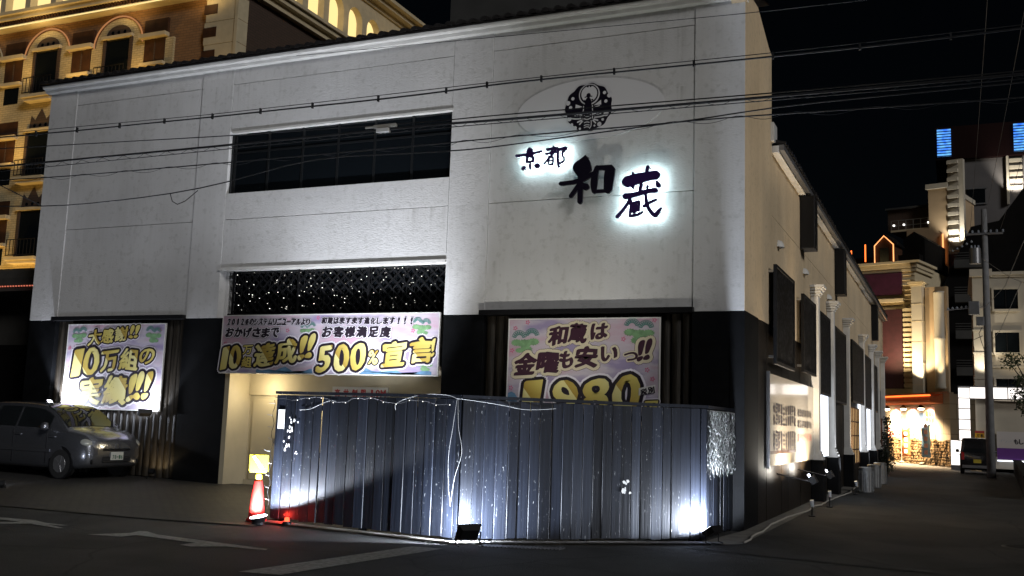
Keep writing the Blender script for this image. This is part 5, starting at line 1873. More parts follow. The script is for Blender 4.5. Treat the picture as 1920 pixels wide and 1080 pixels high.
for i, pts in enumerate(([(1.2, 49.3, 9.6), (2.2, 46.0, 8.2), (2.9, 43, 7.4)], [(1.2, 49.3, 7.3), (2.0, 47, 8.0), (2.6, 44, 9.4)], [(1.25, 49.3, 5.6), (1.8, 48, 6.2), (2.6, 46.5, 8.1)])):
    tag(B().tube(pts, 0.012, 5).build('street_wire', 'cable_pale'), ('upper', 'middle', 'lower')[i] + ' slack service wire slanting right from the tall pole', 'wire', 'service wires on the tall pole')

# ================================================================== hotel on the left
HY = 27.0
hx = -23.06
hotel = thing('hotel_building', 'ornate cream and brown hotel lit warm from below at the left', 'building', (-34, 34, 0))
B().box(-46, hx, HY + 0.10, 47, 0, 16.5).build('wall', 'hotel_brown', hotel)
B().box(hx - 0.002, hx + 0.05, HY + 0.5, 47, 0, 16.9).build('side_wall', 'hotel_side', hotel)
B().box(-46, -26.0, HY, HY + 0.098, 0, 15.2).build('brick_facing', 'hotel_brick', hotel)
BAYS = (-43.5, -39.8, -36.1, -32.4, -28.7)
for c in BAYS:
    pl = [(c - 1.15, 15.2), (c + 1.15, 15.2)] + [(c + 1.15 * math.cos(a), 15.2 + 1.05 * math.sin(a)) for a in [math.pi * i / 20 for i in range(1, 20)]]
    B().prism(pl, (0, HY + 0.004, 0), UX, UZ, (0, 0.094, 0)).build('arch_head', 'hotel_brick', hotel)
    tr = []
    for i in range(25):
        a = math.pi * i / 24
        tr.append((c + 1.22 * math.cos(a), HY - 0.03, 15.2 + 1.12 * math.sin(a)))
    B().tube(tr, 0.03, 6).build('arch_light', 'arch_neon' if c > -33 else 'hotel_stone', hotel)
    for k, z in enumerate((13.62, 10.33, 7.2, 4.0)):
        top = (15.95 if k == 0 else z + 2.75)
        d_ = B().box(c - 0.62, c + 0.62, HY - 0.012, HY + 0.05, z, z + 1.82).build('balcony_door', 'window_black', hotel)
        if k == 0:
            pl = [(c - 0.62, z + 1.95), (c + 0.62, z + 1.95)] + [(c + 0.62 * math.cos(a), z + 1.95 + 0.42 * math.sin(a)) for a in [math.pi * i / 12 for i in range(1, 12)]]
        else:
            pl = [(c - 0.60, z + 1.95), (c + 0.60, z + 1.95), (c + 0.52, z + 2.5), (c + 0.3, z + 2.3), (c, z + 2.75), (c - 0.3, z + 2.3), (c - 0.52, z + 2.5)]
        B().prism(pl, (0, HY - 0.02, 0), UX, UZ, (0, 0.06, 0)).build('tympanum', 'hotel_side', hotel)
        for xx in (c - 0.3, c, c + 0.3):
            B().cyl((xx, HY - 0.03, z + 2.08), (xx, HY - 0.018, z + 2.08), 0.07, None, 10).build('roundel', 'window_black', hotel)
        B().box(c - 0.75, c + 0.75, HY - 0.14, HY + 0.02, z + 1.83, z + 1.94).build('hood_moulding', 'hotel_stone', hotel)
        for s in (-1, 1):
            B().box(c + s * 0.66 - 0.07, c + s * 0.66 + 0.07, HY - 0.05, HY + 0.02, z, z + 1.829).build('jamb', 'hotel_side', hotel)
        sl = B()
        sl.box(c - 0.80, c + 0.80, HY - 0.42, HY + 0.02, z - 0.16, z - 0.04)
        sl.box(c - 0.70, c + 0.70, HY - 0.34, HY + 0.02, z - 0.28, z - 0.161)
        sl = sl.build('balcony', 'hotel_stone', hotel)
        rb = B()
        for zz in (z + 0.02, z + 0.62):
            rb.box(c - 0.76, c + 0.76, HY - 0.40, HY - 0.37, zz, zz + 0.03)
        for i in range(9):
            rb.box(c - 0.75 + i * 0.185, c - 0.73 + i * 0.185, HY - 0.395, HY - 0.375, z + 0.0501, z + 0.6199)
        rb.build('railing', 'black_metal', sl)
for c in (-41.6, -37.9, -34.2, -30.55, -26.88):
    for k, z in enumerate((13.3, 10.0, 6.8, 3.6)):
        top = z + 2.7
        B().box(c - 0.56, c + 0.56, HY - 0.006, HY + 0.10, z + 2.1, z + 2.68).build('upper_panel', 'hotel_wood', hotel)
        B().box(c - 0.64, c + 0.64, HY - 0.22, HY + 0.02, z + 1.93, z + 2.08).build('window_ledge', 'hotel_stone', hotel)
        w_ = B().box(c - 0.50, c + 0.50, HY - 0.008, HY + 0.10, z + 1.0, z + 1.92).build('window', 'hotel_wood', hotel)
        B().box(c - 0.03, c + 0.03, HY - 0.02, HY - 0.009, z + 1.0, z + 1.92).build('mullion', 'hotel_side', w_)
        B().box(c - 0.56, c + 0.56, HY - 0.16, HY + 0.02, z + 0.86, z + 0.98).build('window_sill', 'hotel_stone', hotel)
        B().box(c - 0.40, c + 0.40, HY - 0.007, HY + 0.1, z + 0.12, z + 0.78).build('lower_panel', 'window_black', hotel)
# corner pier of stone blocks
for i in range(20):
    z0 = i * 0.86
    B().box(-24.55 if i % 2 else -24.50, hx + 0.004, HY - 0.06, HY + 0.6, z0 + 0.006, z0 + 0.854).build('quoin', 'hotel_stone', hotel, bevel=0.01)
    B().box(-24.58, -23.98, HY - 0.075, HY - 0.061, z0 + 0.30, z0 + 0.66).build('vent_panel', 'hotel_wood', hotel)
B().box(hx - 0.10, hx + 0.03, HY - 0.10, HY - 0.061, 0, 17.0).build('drain_pipe', 'hotel_stone', hotel)
# cornice along the front and the lit arcade above
cor = B()
for z0, z1, g in ((16.50, 16.62, 0.30), (16.63, 16.80, 0.18), (16.81, 16.98, 0.38), (16.99, 17.12, 0.5)):
    cor.box(-46, hx + g, HY - g, HY + 2.0, z0, z1)
    cor.box(hx - 0.4, hx + g, HY + 2.001, 47, z0, z1)
cor.build('cornice', 'hotel_stone', hotel)
dn = B()
for i in range(150):
    x = -46 + i * 0.155
    dn.box(x, x + 0.08, HY - 0.30, HY - 0.181, 16.66, 16.80)
o = dn.build('dentils', 'hotel_wood', hotel)
o['kind'] = 'stuff'
B().box(-46, hx + 0.27, HY - 0.33, HY - 0.305, 16.53, 16.57).build('cornice_light', 'arch_glow', hotel)
B().box(-46, hx - 1.2, HY + 0.5, 46, 17.1, 20.0).build('attic_wall', 'arch_glow', hotel)
for i in range(16):
    x = -45.3 + i * 1.42
    B().box(x - 0.14, x + 0.14, HY + 0.12, HY + 0.46, 17.121, 19.4).build('arcade_pier', 'hotel_stone', hotel)
B().box(-46, hx + 0.4, HY + 0.0, HY + 0.5, 19.401, 19.9).build('arcade_beam', 'hotel_stone', hotel)
y = HY + 0.9
while y < 46:
    # arched screen, one bay of the side arcade
    w = 1.42
    pl = [(y, 17.121), (y + 0.18, 17.121), (y + 0.18, 18.25)]
    c, r_ = y + w / 2, w / 2 - 0.18
    pl += [(c - r_ * math.cos(a), 18.25 + r_ * 1.1 * math.sin(a)) for a in [math.pi * i / 14 for i in range(1, 14)]]
    pl += [(y + w - 0.18, 18.25), (y + w - 0.18, 17.121), (y + w - 0.002, 17.121), (y + w - 0.002, 19.35), (y, 19.35)]
    B().prism(pl, (hx - 0.25, 0, 0), (0, 1, 0), (0, 0, 1), (0.30, 0, 0)).build('arcade_arch', 'hotel_stone', hotel)
    y += w
ev = B()
for z0, z1, g in ((19.36, 19.55, 0.15), (19.551, 19.75, 0.45), (19.751, 19.9, 0.7)):
    ev.box(hx - 1.0, hx + g, HY + 0.6, 47.2, z0, z1)
ev.build('eaves', 'hotel_stone', hotel)
for i in range(9):
    B().box(hx + 0.051, hx + 0.09, HY + 2.2 + 0.35 * (i % 2), HY + 3.6, 6 + i * 0.98, 6.95 + i * 0.98).build('side_block', 'tower_grey', hotel)
HW = (1.0, 0.62, 0.18)
for x, z, e in ((-34.5, 5.0, 330), (-31.4, 4.8, 330), (-33.4, 10.6, 110), (-31.0, 10.6, 90), (-33.2, 13.9, 75), (-30.5, 13.6, 85), (-27.7, 13.5, 75), (-36, 12, 120)):
    lamp('SPOT', hotel, (x, HY - 1.1, z), e, HW, (x, HY + 0.2, z + 3.2), 0.15, 130, 0.8)
for x in (-36, -32.5, -28, -24.4):
    lamp('SPOT', hotel, (x, HY - 1.0, 16.0), 45, (1.0, 0.70, 0.28), (x, HY + 0.3, 17.6), 0.2, 150, 0.9)
lamp('SPOT', hotel, (-23.8, HY - 1.4, 11.5), 75, HW, (-23.9, HY, 15), 0.15, 100, 0.8)
for y in (33, 37, 41):
    lamp('SPOT', hotel, (hx + 1.0, y, 17.4), 16, (1.0, 0.72, 0.32), (hx, y, 19.6), 0.1, 140, 0.9)

# dark stair tower behind the club roof
t = thing('stair_tower', 'plain dark grey tower wall rising behind the club roof', 'building', (-8.5, 28, 0))
B().box(-14.0, -7.2, 26, 30, 0, 17).build('wall', 'tower_grey', t)
B().box(-14.05, -7.15, 25.95, 30.05, 17.0, 17.2).build('parapet', 'tower_grey', t)
B().box(-11, -9.8, 25.97, 25.999, 15.3, 16.4).build('louvre', 'dark_wall', t)

# low dark annex at the left edge with a rounded canopy
t = thing('annex_building', 'low dark annex with rounded canopy at the left edge', 'building', (-26, 21, 0))
B().box(-32, -20.9, 19.4, 25, 0, 4.6).build('wall', 'annex_grey', t)
pf = [(0, 0)] + [(-0.9 * math.sin(math.pi / 2 * i / 8), 0.65 * (1 - (1 - math.cos(math.pi / 2 * i / 8))) - 0.0) for i in range(9)][::-1] + [(0.4, 0.65)]
B().prism([(0.5, 0.72), (-0.35, 0.70), (-0.65, 0.58), (-0.85, 0.36), (-0.9, 0.0), (0.5, 0.0)], (-32, 19.4, 4.55), (0, 1, 0), (0, 0, 1), (11.1, 0, 0)).build('canopy', 'annex_grey', t)
B().box(-24.5, -22, 19.36, 19.399, 0.1, 3.2).build('door', 'dark_wall', t)
t = thing('string_lights', 'row of tiny red lamps along the annex canopy edge', 'string lights', (-24, 18.4, 4.6))
b = B()
for i in range(80):
    x = -29 + i * 0.1
    b.box(x, x + 0.03, 18.46, 18.49, 4.66, 4.69)
B().tube([(-29 + i * 0.5, 18.485, 4.70) for i in range(17)], 0.005, 4).build('wire', 'cable_black', t)
o = b.build('bulbs', 'bulb_red', t)
o['kind'] = 'stuff'

# ================================================================== hotel beyond the side street
RA = R(-16)
t = thing('street_hotel', 'cream slatted hotel with purple band and orange neon dormer', 'building', (-3.96, 74.4, -0.32), RA, None, 1.2)
bl = lambda: B()
bl().box(-9, 1.30, 0.06, 8, 0, 11.45).build('wall', 'siding_cream', t, world=False)
z = 4.2
while z < 11.3:
    B().prism([(0, 0), (-0.10, 0.02), (0, 0.27)], (-9, 0.058, z), (0, 1, 0), (0, 0, 1), (10.28, 0, 0)).build('slat', 'siding_cream', t, world=False)
    z += 0.285
cc = B()
for z0, z1, g in ((11.0, 11.15, 0.14), (11.20, 11.40, 0.2), (11.46, 11.60, 0.36)):
    cc.box(-9, 1.3 + g, 0.05 - g, 3, z0, z1)
cc.build('cornice', 'siding_cream', t, world=False)
dn = B()
for i in range(60):
    dn.box(-3 + i * 0.075, -3 + i * 0.075 + 0.04, -0.20, -0.16, 11.40, 11.455)
o = dn.build('dentils', 'siding_cream', t, world=False)
o['kind'] = 'stuff'
B().box(-3.2, 0.60, -0.16, 0.05, 9.67, 10.94).build('purple_band', 'purple_board', t, world=False)
B().box(-9, 0.62, -0.20, 0.05, 4.2, 8.78).build('dark_panel', 'maroon_board', t, world=False)
B().box(-9, 0.70, -0.22, 0.05, 9.22, 9.42).build('string_course', 'siding_cream', t, world=False)
z = 4.3
while z < 8.7:
    B().box(0.66, 1.16, -0.24, 0.05, z, z + 0.17).build('rib', 'siding_cream', t, world=False)
    z += 0.29
pl = B().box(1.22, 1.80, -0.45, 0.3, 0, 10.05).build('pillar', 'offwhite_wall', t, world=False)
cq = B()
for dz, g in ((0, 0.05), (0.09, 0.11), (0.18, 0.17)):
    cq.box(1.22 - g, 1.80 + g, -0.45 - g, 0.3 + g, 10.051 + dz, 10.051 + dz + 0.085)
cq.build('capital', 'siding_cream', pl, world=False)
for z in (4.4, 5.6, 6.8, 8.0, 9.0):
    B().box(1.20, 1.82, -0.465, 0.3, z, z + 0.03).build('joint_band', 'siding_cream', pl, world=False)
B().box(1.85, 3.05, 0.0, 0.3, 0, 10.0).build('recess_wall', 'peach_wall', t, world=False)
B().lathe((2.65, -0.15, 4.2), [(0.28, 0), (0.30, 0.1), (0.27, 0.15), (0.27, 2.7), (0.31, 2.8), (0.27, 2.9), (0.27, 5.4), (0.32, 5.5), (0.0001, 5.5)], 20).build('round_column', 'offwhite_wall', t, smooth=True, world=False)
B().box(-9, 1.2, 1.2, 7, 11.45, 12.2).build('roof', 'dark_wall', t, world=False)
dm = B()
dm.prism([(-1.05, 11.6), (-0.02, 11.6), (-0.02, 12.75), (-0.53, 13.25), (-1.05, 12.75)], (0, 0.35, 0), UX, UZ, (0, 1.6, 0))
dm = dm.build('dormer', 'hotel_wood', t, world=False)
B().box(-0.80, -0.27, 0.32, 0.349, 11.62, 12.55).build('window', 'window_black', dm, world=False)
B().prism([(-1.2, 12.70), (-0.53, 13.36), (0.14, 12.70), (0.14, 12.78), (-0.53, 13.44), (-1.2, 12.78)], (0, 0.37, 0), UX, UZ, (0, 1.7, 0)).build('dormer_roof', 'dark_wall', dm, world=False)
B().tube([(-1.09, 0.27, 11.62), (-1.09, 0.27, 12.72), (-0.53, 0.27, 13.28), (0.02, 0.27, 12.72), (0.02, 0.27, 11.62)], 0.035, 6).build('neon_tube', 'neon_peach', t, world=False)
for x, z0, z1 in ((-2.52, 11.65, 12.55), (-1.66, 11.8, 12.85)):
    B().tube([(x, 0.3, z0), (x, 0.3, z1)], 0.04, 6).build('neon_tube', 'neon_orange', t, world=False)
B().prism([(0.06, 11.6), (1.3, 11.6), (1.3, 13.2), (0.7, 13.7), (0.06, 13.3)], (0, 1.9, 0), UX, UZ, (0, 4, 0)).build('rear_roof', 'dark_wall', t, world=False)
lamp('SPOT', t, (-2.1, 72.4, 4.9), 1500, (1.0, 0.86, 0.62), (-2.28, 73.7, 8.6), 0.1, 80, 0.6)
lamp('SPOT', t, (-3.96, 71.6, 5.0), 2200, (1.0, 0.76, 0.44), (-4.3, 74.4, 12.4), 0.15, 110, 0.8)
lamp('SPOT', t, (-0.9, 72.2, 5.0), 600, (1.0, 0.78, 0.45), (-0.96, 73.6, 9.3), 0.1, 60, 0.6)

t = thing('hotel_tower', 'peach stepped tower block with dark balcony behind the slatted hotel', 'building', (0, 81.6, -0.32), RA, None, 1.2)
B().box(-2.82, -0.27, 0, 6, 0, 14.8).build('wall', 'peach_wall', t, world=False)
B().box(-1.42, -0.27, 0.002, 6, 14.801, 17.3).build('upper_wall', 'peach_wall', t, world=False)
cq = B()
cq.box(-1.55, -0.2, -0.15, 6.1, 17.301, 17.62)
cq.build('coping', 'offwhite_wall', t, world=False)
B().box(-0.24, 0.70, 0.1, 0.5, 13.0, 19.1).build('ribbed_wall', 'offwhite_wall', t, world=False)
for i in range(11):
    B().box(-0.22, 0.42, -0.12, 0.099, 13.2 + i * 0.56, 13.42 + i * 0.56).build('rib', 'offwhite_wall', t, world=False)
B().box(-4.2, -1.45, 0.5, 5, 14.9, 16.3).build('balcony_block', 'hotel_side', t, world=False)
B().box(-4.3, -1.44, 0.3, 5.1, 16.301, 16.42).build('balcony_roof', 'tower_grey', t, world=False)
rl = B()
for zz in (15.5, 15.15):
    rl.box(-3.9, -1.5, 0.20, 0.24, zz, zz + 0.04)
for i in range(6):
    rl.box(-3.9 + i * 0.47, -3.86 + i * 0.47, 0.20, 0.24, 14.9, 15.5)
rl.build('railing', 'grey_metal', t, world=False)
B().box(-3.9, -1.5, 0.15, 0.5, 14.75, 14.88).build('balcony_edge', 'siding_cream', t, world=False)
for x in (-3.7, -3.05, -1.5):
    B().obox((x, 0.18, 15.2), (0.05, 0, 0), (0, 0.05, 0), (0, 0, 0.05)).build('bulb', 'bulb', t, world=False)
B().tube([(-0.55, -0.1, 12.4), (-0.55, -0.1, 14.3)], 0.045, 6).build('neon_tube', 'neon_peach', t, world=False)
B().box(-0.28, 1.2, 0.05, 5, 11, 12.98).build('red_wall', 'maroon_board', t, world=False)
B().obox((0.4, -0.1, 12.3), (0.09, 0, 0), (0, 0.09, 0), (0, 0, 0.09)).build('globe_lamp', 'bulb', t, world=False)
lamp('SPOT', t, (0.25, 80.7, 15.7), 700, (1.0, 0.95, 0.82), (0.30, 82.0, 19.5), 0.1, 90, 0.6)
lamp('SPOT', t, (-1.92, 79.2, 13.8), 700, (1.0, 0.68, 0.38), (-1.92, 82.3, 17.7), 0.15, 110, 0.9)

t = thing('louvre_building', 'tall dark topped building with blue lit louvres', 'building', (0, 90, -0.32), 0, None, 1.2)
B().box(-0.96, 9, 0, 7, 20.92, 23.3).build('top_storey', 'night_wall', t, world=False)
B().box(0.72, 9, 0.3, 7, 0, 20.9).build('wall', 'grey_render', t, world=False)
for x0, x1 in ((-0.84, 0.06), (4.02, 4.95)):
    B().box(x0, x1, -0.1, -0.001, 21.15, 23.12).build('louvre_light', 'louvre_blue', t, world=False)
    for i in range(11):
        z = 21.15 + i * 0.197
        B().box(x0 - 0.03, x1 + 0.03, -0.18, -0.101, z - 0.02, z + 0.03).build('louvre', 'black_metal', t, world=False)
w_ = B().box(1.0, 2.15, 0.22, 0.299, 17.72, 18.72).build('window', 'window_black', t, world=False)
for a in ((0.9, 2.25, 17.62, 17.719), (0.9, 2.25, 18.721, 18.82)):
    B().box(a[0], a[1], 0.18, 0.298, a[2], a[3]).build('frame', 'grey_metal', w_, world=False)
for i in range(5):
    B().box(3.7, 4.5, 0.15, 0.298, 18.55 + i * 0.48, 18.80 + i * 0.48).build('rib', 'offwhite_wall', t, world=False)
B().box(3.5, 3.66, 0, 0.298, 17.5, 20.9).build('fin', 'offwhite_wall', t, world=False)
B().tube([(0.78, 0.2, 15), (0.78, 0.2, 20.9)], 0.05, 6).build('drain_pipe', 'grey_metal', t, world=False)
lamp('SPOT', t, (4.92, 89.0, 21.2), 900, (1.0, 0.93, 0.80), (4.92, 90.5, 23.7), 0.1, 80, 0.6)

t = thing('dark_gable_building', 'black gabled building with dim balconies behind the pole', 'building', (0, 79.2, -0.32), 0, None, 1.2)
B().prism([(-1.2, 0), (4.6, 0), (4.6, 17.4), (2.6, 14.6), (1.05, 14.3), (-1.1, 9.6)], (0, 0, 0), UX, UZ, (0, 1.8, 0)).build('wall', 'dark_wall', t, world=False)
for z in (5.2, 7.4, 9.6, 11.7):
    B().box(0.05, 1.9, -0.6, -0.01, z, z + 0.5).build('balcony', 'tower_grey', t, world=False)
    for k in range(3):
        B().box(0.05, 1.9, -0.64, -0.601, z + 0.56 + 0.16 * k, z + 0.60 + 0.16 * k).build('rail', 'tower_grey', t, world=False)

# ------------------------------------------------------------------ shop at the bend
RS = R(-60)
t = thing('corner_shop', 'brightly lit shop front with orange neon eaves at the street end', 'shop', (-0.18, 62, -0.14), RS)
B().box(-8.4, 0, 0.05, 6, 0, 4.1).build('wall', 'tile_beige', t, world=False)
B().prism([(0.05, 3.55), (-0.9, 3.62), (-0.95, 3.75), (0.05, 4.25)], (-8.5, 0, 0), (0, 1, 0), (0, 0, 1), (7.8, 0, 0)).build('eaves', 'flag_orange', t, world=False)
B().tube([(-8.4, -0.97, 4.02), (-0.75, -0.97, 4.02)], 0.05, 6).build('neon_tube', 'neon_orange', t, world=False)
B().box(-8.5, -0.72, -0.94, 0.05, 3.761, 3.97).build('eaves_board', 'flag_orange', t, world=False)
for i in range(6):
    B().box(-7.7 + i * 0.97, -6.77 + i * 0.97, -0.05, 0.045, 2.35, 3.42).build('poster_panel', 'poster_cream' if i % 2 == 0 else 'poster_pink', t, world=False)
for i in range(5):
    B().box(-7.7 + i * 1.16, -6.58 + i * 1.16, -0.06, 0.045, 1.55, 2.30).build('poster_panel', 'poster_pink' if i != 4 else 'poster_cream', t, world=False)
for i, z in enumerate((2.1, 1.95, 1.75)):
    for j in range(9):
        B().box(-7.5 + j * 0.42, -7.22 + j * 0.42, -0.068, -0.061, z - 0.05, z + 0.03).build('print_line', 'print_red', t, world=False)
B().box(-3.7, -3.2, -0.066, -0.051, 2.6, 3.05).build('blue_notice', 'flag_blue', t, world=False)
for j in range(6):
    B().box(-2.9 + (j % 3) * 0.32, -2.64 + (j % 3) * 0.32, -0.066, -0.051, 2.45 + (j // 3) * 0.4, 2.75 + (j // 3) * 0.4).build('notice_cell', 'sign_yellow', t, world=False)
# rubble stone plinth: each stone a piece
rs2 = random.Random(21)
stn = B()
stn.add([(x, y, z) for z in (0, 1) for x, y in ((-.5, 0), (.5, 0), (.5, .5), (-.5, .5))] + [(-.38, -.35, .14), (.4, -.32, .1), (.36, -.38, .88), (-.35, -.33, .9)],
        [(0, 1, 9, 8), (1, 5, 10, 9), (5, 4, 11, 10), (4, 0, 8, 11), (8, 9, 10, 11), (0, 3, 2, 1), (4, 5, 6, 7), (1, 2, 6, 5), (3, 0, 4, 7)])
material('stone_warm', (0.42, 0.30, 0.17), 0.28, var=0.7, vscale=2.5, bump=0.3)
st_me = stn.mesh('stone', 'stone_warm')
B().box(-8.0, 0.0, -0.15, 0.049, -0.1, 1.42).build('stone_backing', 'dark_wall', t, world=False)
n_st = 0
z = 0.0
while z < 1.36:
    x = -8.0 + rs2.uniform(0, 0.1)
    while x < -0.1 and n_st < 300:
        w = rs2.uniform(0.22, 0.5)
        o = bpy.data.objects.new('stone', st_me)
        COL.objects.link(o)
        o.parent = t
        o.location = (x + w / 2, -0.151, z + 0.01)
        o.rotation_euler = (rs2.uniform(-.06, .06), rs2.uniform(-.12, .12), rs2.uniform(-.2, .2))
        o.scale = (w * 0.9, rs2.uniform(0.12, 0.3), rs2.uniform(0.13, 0.17))
        n_st += 1
        x += w
    z += 0.17
B().box(-1.6, 0.001, -0.2, 0.049, 1.43, 4.2).build('corner_pier', 'tile_beige', t, world=False)
for i, x in enumerate((-6.6, -4.5, -2.4)):
    lp = B().lathe((x, -0.62, 3.30), [(0.20, 0), (0.17, 0.08), (0.07, 0.20), (0.03, 0.22)], 16).build('lamp_shade', 'black_metal', t, smooth=True, world=False)
    B().lathe((x, -0.62, 3.26), [(0.0001, -0.08), (0.12, -0.05), (0.17, 0.0), (0.15, 0.06)], 12).build('bulb', 'warm_lens', lp, smooth=True, world=False)
    w = MW[t.name] @ Vector((x, -0.55, 3.22))
    tg = MW[t.name] @ Vector((x, 0.1, 2.2))
    lamp('SPOT', t, w, 900, (1.0, 0.74, 0.54), tg, 0.1, 150, 0.6)
    tg = MW[t.name] @ Vector((x, -1.4, 0))
    w = MW[t.name] @ Vector((x, -0.85, 3.20))
    lamp('SPOT', t, w, 4500, (1.0, 0.70, 0.40), tg, 0.1, 150, 0.7)
gl = B().obox((-7.95, -1.05, 3.12), (0.17, 0, 0), (0, 0.17, 0), (0, 0, 0.17)).build('globe_lamp', 'warm_lens', t, world=False, bevel=0.1)
B().tube([(-7.95, -1.05, -0.1), (-7.95, -1.05, 2.95)], 0.04).build('lamp_post', 'grey_metal', t, world=False)

# tall flags in front of the shop
for lab, x, m1, m2, h in (('orange and white tall flag before the stone plinth', -4.55, 'flag_orange', 'flag_white', 1.75), ('blue and pink tall flag right of the orange one', -2.2, 'flag_blue', 'poster_pink', 1.95)):
    p = MW[t.name] @ Vector((x, -0.75, 0))
    f_ = thing('tall_flag', lab, 'flag', (p.x, p.y, -0.13), R(-8), 'flags before the shop')
    B().lathe((0, 0, 0), [(0.16, 0), (0.16, 0.10), (0.05, 0.16), (0.0001, 0.16)], 14).build('base', 'concrete', f_, world=False)
    B().tube([(0, 0, 0.1), (0, 0, 0.5 + h)], 0.014).build('mast', 'board_white', f_, world=False)
    B().tube([(0, 0, 0.48 + h), (0.52, 0, 0.48 + h)], 0.010).build('top_rod', 'board_white', f_, world=False)
    b = B()
    NN = 14
    for i in range(NN + 1):
        z = 0.45 + h * i / NN
        b.v += [Vector((0.02, 0.03 * math.sin(i * .9), z)), Vector((0.26, 0.06 * math.sin(i * .8 + 1), z)), Vector((0.5, 0.05 * math.sin(i * .7 + 2), z))]
    for i in range(NN):
        b.f += [(i * 3 + j, i * 3 + j + 1, i * 3 + j + 4, i * 3 + j + 3) for j in range(2)]
    cl = b.build('cloth', m1, f_, smooth=True, world=False)
    sd = cl.modifiers.new('thick', 'SOLIDIFY')
    sd.thickness = 0.004
    b = B()
    for i in range(5):
        z = 0.62 + h * i / 5
        b.box(0.17, 0.36, -0.095, -0.09, z, z + h / 8)
    b.build('printed_patch', m2, cl, world=False)['kind'] = 'stuff'

for i, (x, lab) in enumerate(((-0.15, 'brown plant pot at the shop corner'), (0.55, 'low reddish planter beside the white lit cabinet'))):
    y = 60.6 - i * 1.6
    pt = thing('plant_pot', lab, 'plant pot', (x, y, ground_z(x)))
    if i == 0:
        B().lathe((x, y, ground_z(x)), [(0.14, 0), (0.20, 0.34), (0.22, 0.36), (0.17, 0.36), (0.15, 0.30), (0.0001, 0.30)], 16).build('pot', 'pot_brown', pt)
    else:
        B().box(x - 0.3, x + 0.3, y - 0.1, y + 0.1, ground_z(x), ground_z(x) + 0.16).build('pot', 'pot_brown', pt, bevel=0.02)
    b = B()
    for _ in range(40):
        a, e_, l_ = rs2.uniform(0, 6.28), rs2.uniform(0.3, 1.4), rs2.uniform(0.08, 0.2)
        p = Vector((x + rs2.uniform(-.1, .1), y + rs2.uniform(-.06, .06), ground_z(x) + (0.3 if i == 0 else 0.15)))
        d = Vector((math.cos(a) * math.cos(e_), math.sin(a) * math.cos(e_), math.sin(e_))) * l_
        s = d.orthogonal().normalized() * 0.02
        b.add([p, p + d * 0.5 + s, p + d, p + d * 0.5 - s], [(0, 1, 2, 3)])
    b.build('leaves', 'leaf', pt)['kind'] = 'stuff'

# ------------------------------------------------------------------ white building at the right
t = thing('white_building', 'off white corner building with dark windows at the right edge', 'building', (5, 62, 0))
B().box(0.95, 10, 58.15, 66, 0, 10.0).build('wall', 'offwhite_wall', t)
cq = B()
for z0, z1, g in ((10.0, 10.12, 0.08), (10.121, 10.28, 0.18)):
    cq.box(0.95 - g, 10, 58.15 - g, 66, z0, z1)
cq.build('cornice', 'offwhite_wall', t)
pr = B().box(0.90, 1.74, 57.80, 58.149, 0, 10.02).build('corner_pier', 'offwhite_wall', t)
B().box(0.78, 1.86, 57.66, 58.149, 10.02, 10.40).build('pier_capital', 'offwhite_wall', pr)
for z in (4.6, 5.9, 7.1, 8.3):
    B().box(0.86, 1.78, 57.76, 57.799, z, z + 0.10).build('band', 'offwhite_wall', pr)
for z0 in (8.30, 6.02, 3.6):
    w_ = B().box(1.92, 3.06, 58.05, 58.149, z0, z0 + 1.04).build('window', 'window_black', t)
    fr = B()
    for a in ((1.82, 3.16, z0 - 0.12, z0 - 0.001), (1.82, 3.16, z0 + 1.041, z0 + 1.16), (1.82, 1.919, z0, z0 + 1.04), (3.061, 3.16, z0, z0 + 1.04)):
        fr.box(a[0], a[1], 58.0, 58.148, a[2], a[3])
    fr.build('frame', 'offwhite_wall', w_)
    B().box(2.47, 2.51, 58.02, 58.049, z0, z0 + 1.04).build('mullion', 'black_metal', w_)
    B().box(4.3, 5.4, 58.05, 58.149, z0, z0 + 1.04).build('window', 'window_black', t)
B().box(1.75, 10, 58.08, 58.149, 5.2, 5.32).build('string_course', 'offwhite_wall', t)
lamp('SPOT', t, (1.3, 57.0, 4.35), 420, (1.0, 0.90, 0.72), (1.3, 57.9, 7.0), 0.1, 70, 0.7)
lamp('SPOT', t, (2.8, 56.4, 4.35), 110, (1.0, 0.82, 0.55), (3.0, 58.2, 8.0), 0.1, 110, 0.9)

t = thing('lightbox_sign', 'white L shaped light box framing the white building', 'light box', (0.4, 57.9, 1.4))
b = B()
for i in range(5):
    B().box(0.66 + i * 0.9, 1.50 + i * 0.9, 57.55, 57.79, 3.60, 4.15).build('glow_panel', 'lightbox_white', t)
for i in range(5):
    B().box(0.10, 0.63, 57.55, 57.79, 1.42 + i * 0.55, 1.92 + i * 0.55).build('glow_panel', 'lightbox_white', t)
fr = B()
fr.box(0.06, 0.098, 57.5, 57.82, 1.36, 4.20)
fr.box(0.06, 5.2, 57.5, 57.82, 4.17, 4.22)
fr.box(0.65, 5.2, 57.5, 57.82, 3.54, 3.58)
fr.build('frame', 'grey_metal', t)

t = thing('lit_cabinet', 'low glowing white cabinet beside the shop corner', 'light box', (0.13, 58, 0))
B().box(-0.32, 0.58, 57.62, 57.95, 0.12, 1.38).build('cabinet', 'lightbox_white', t)
B().box(-0.34, 0.60, 57.60, 57.97, -0.16, 0.118).build('base', 'grey_metal', t)

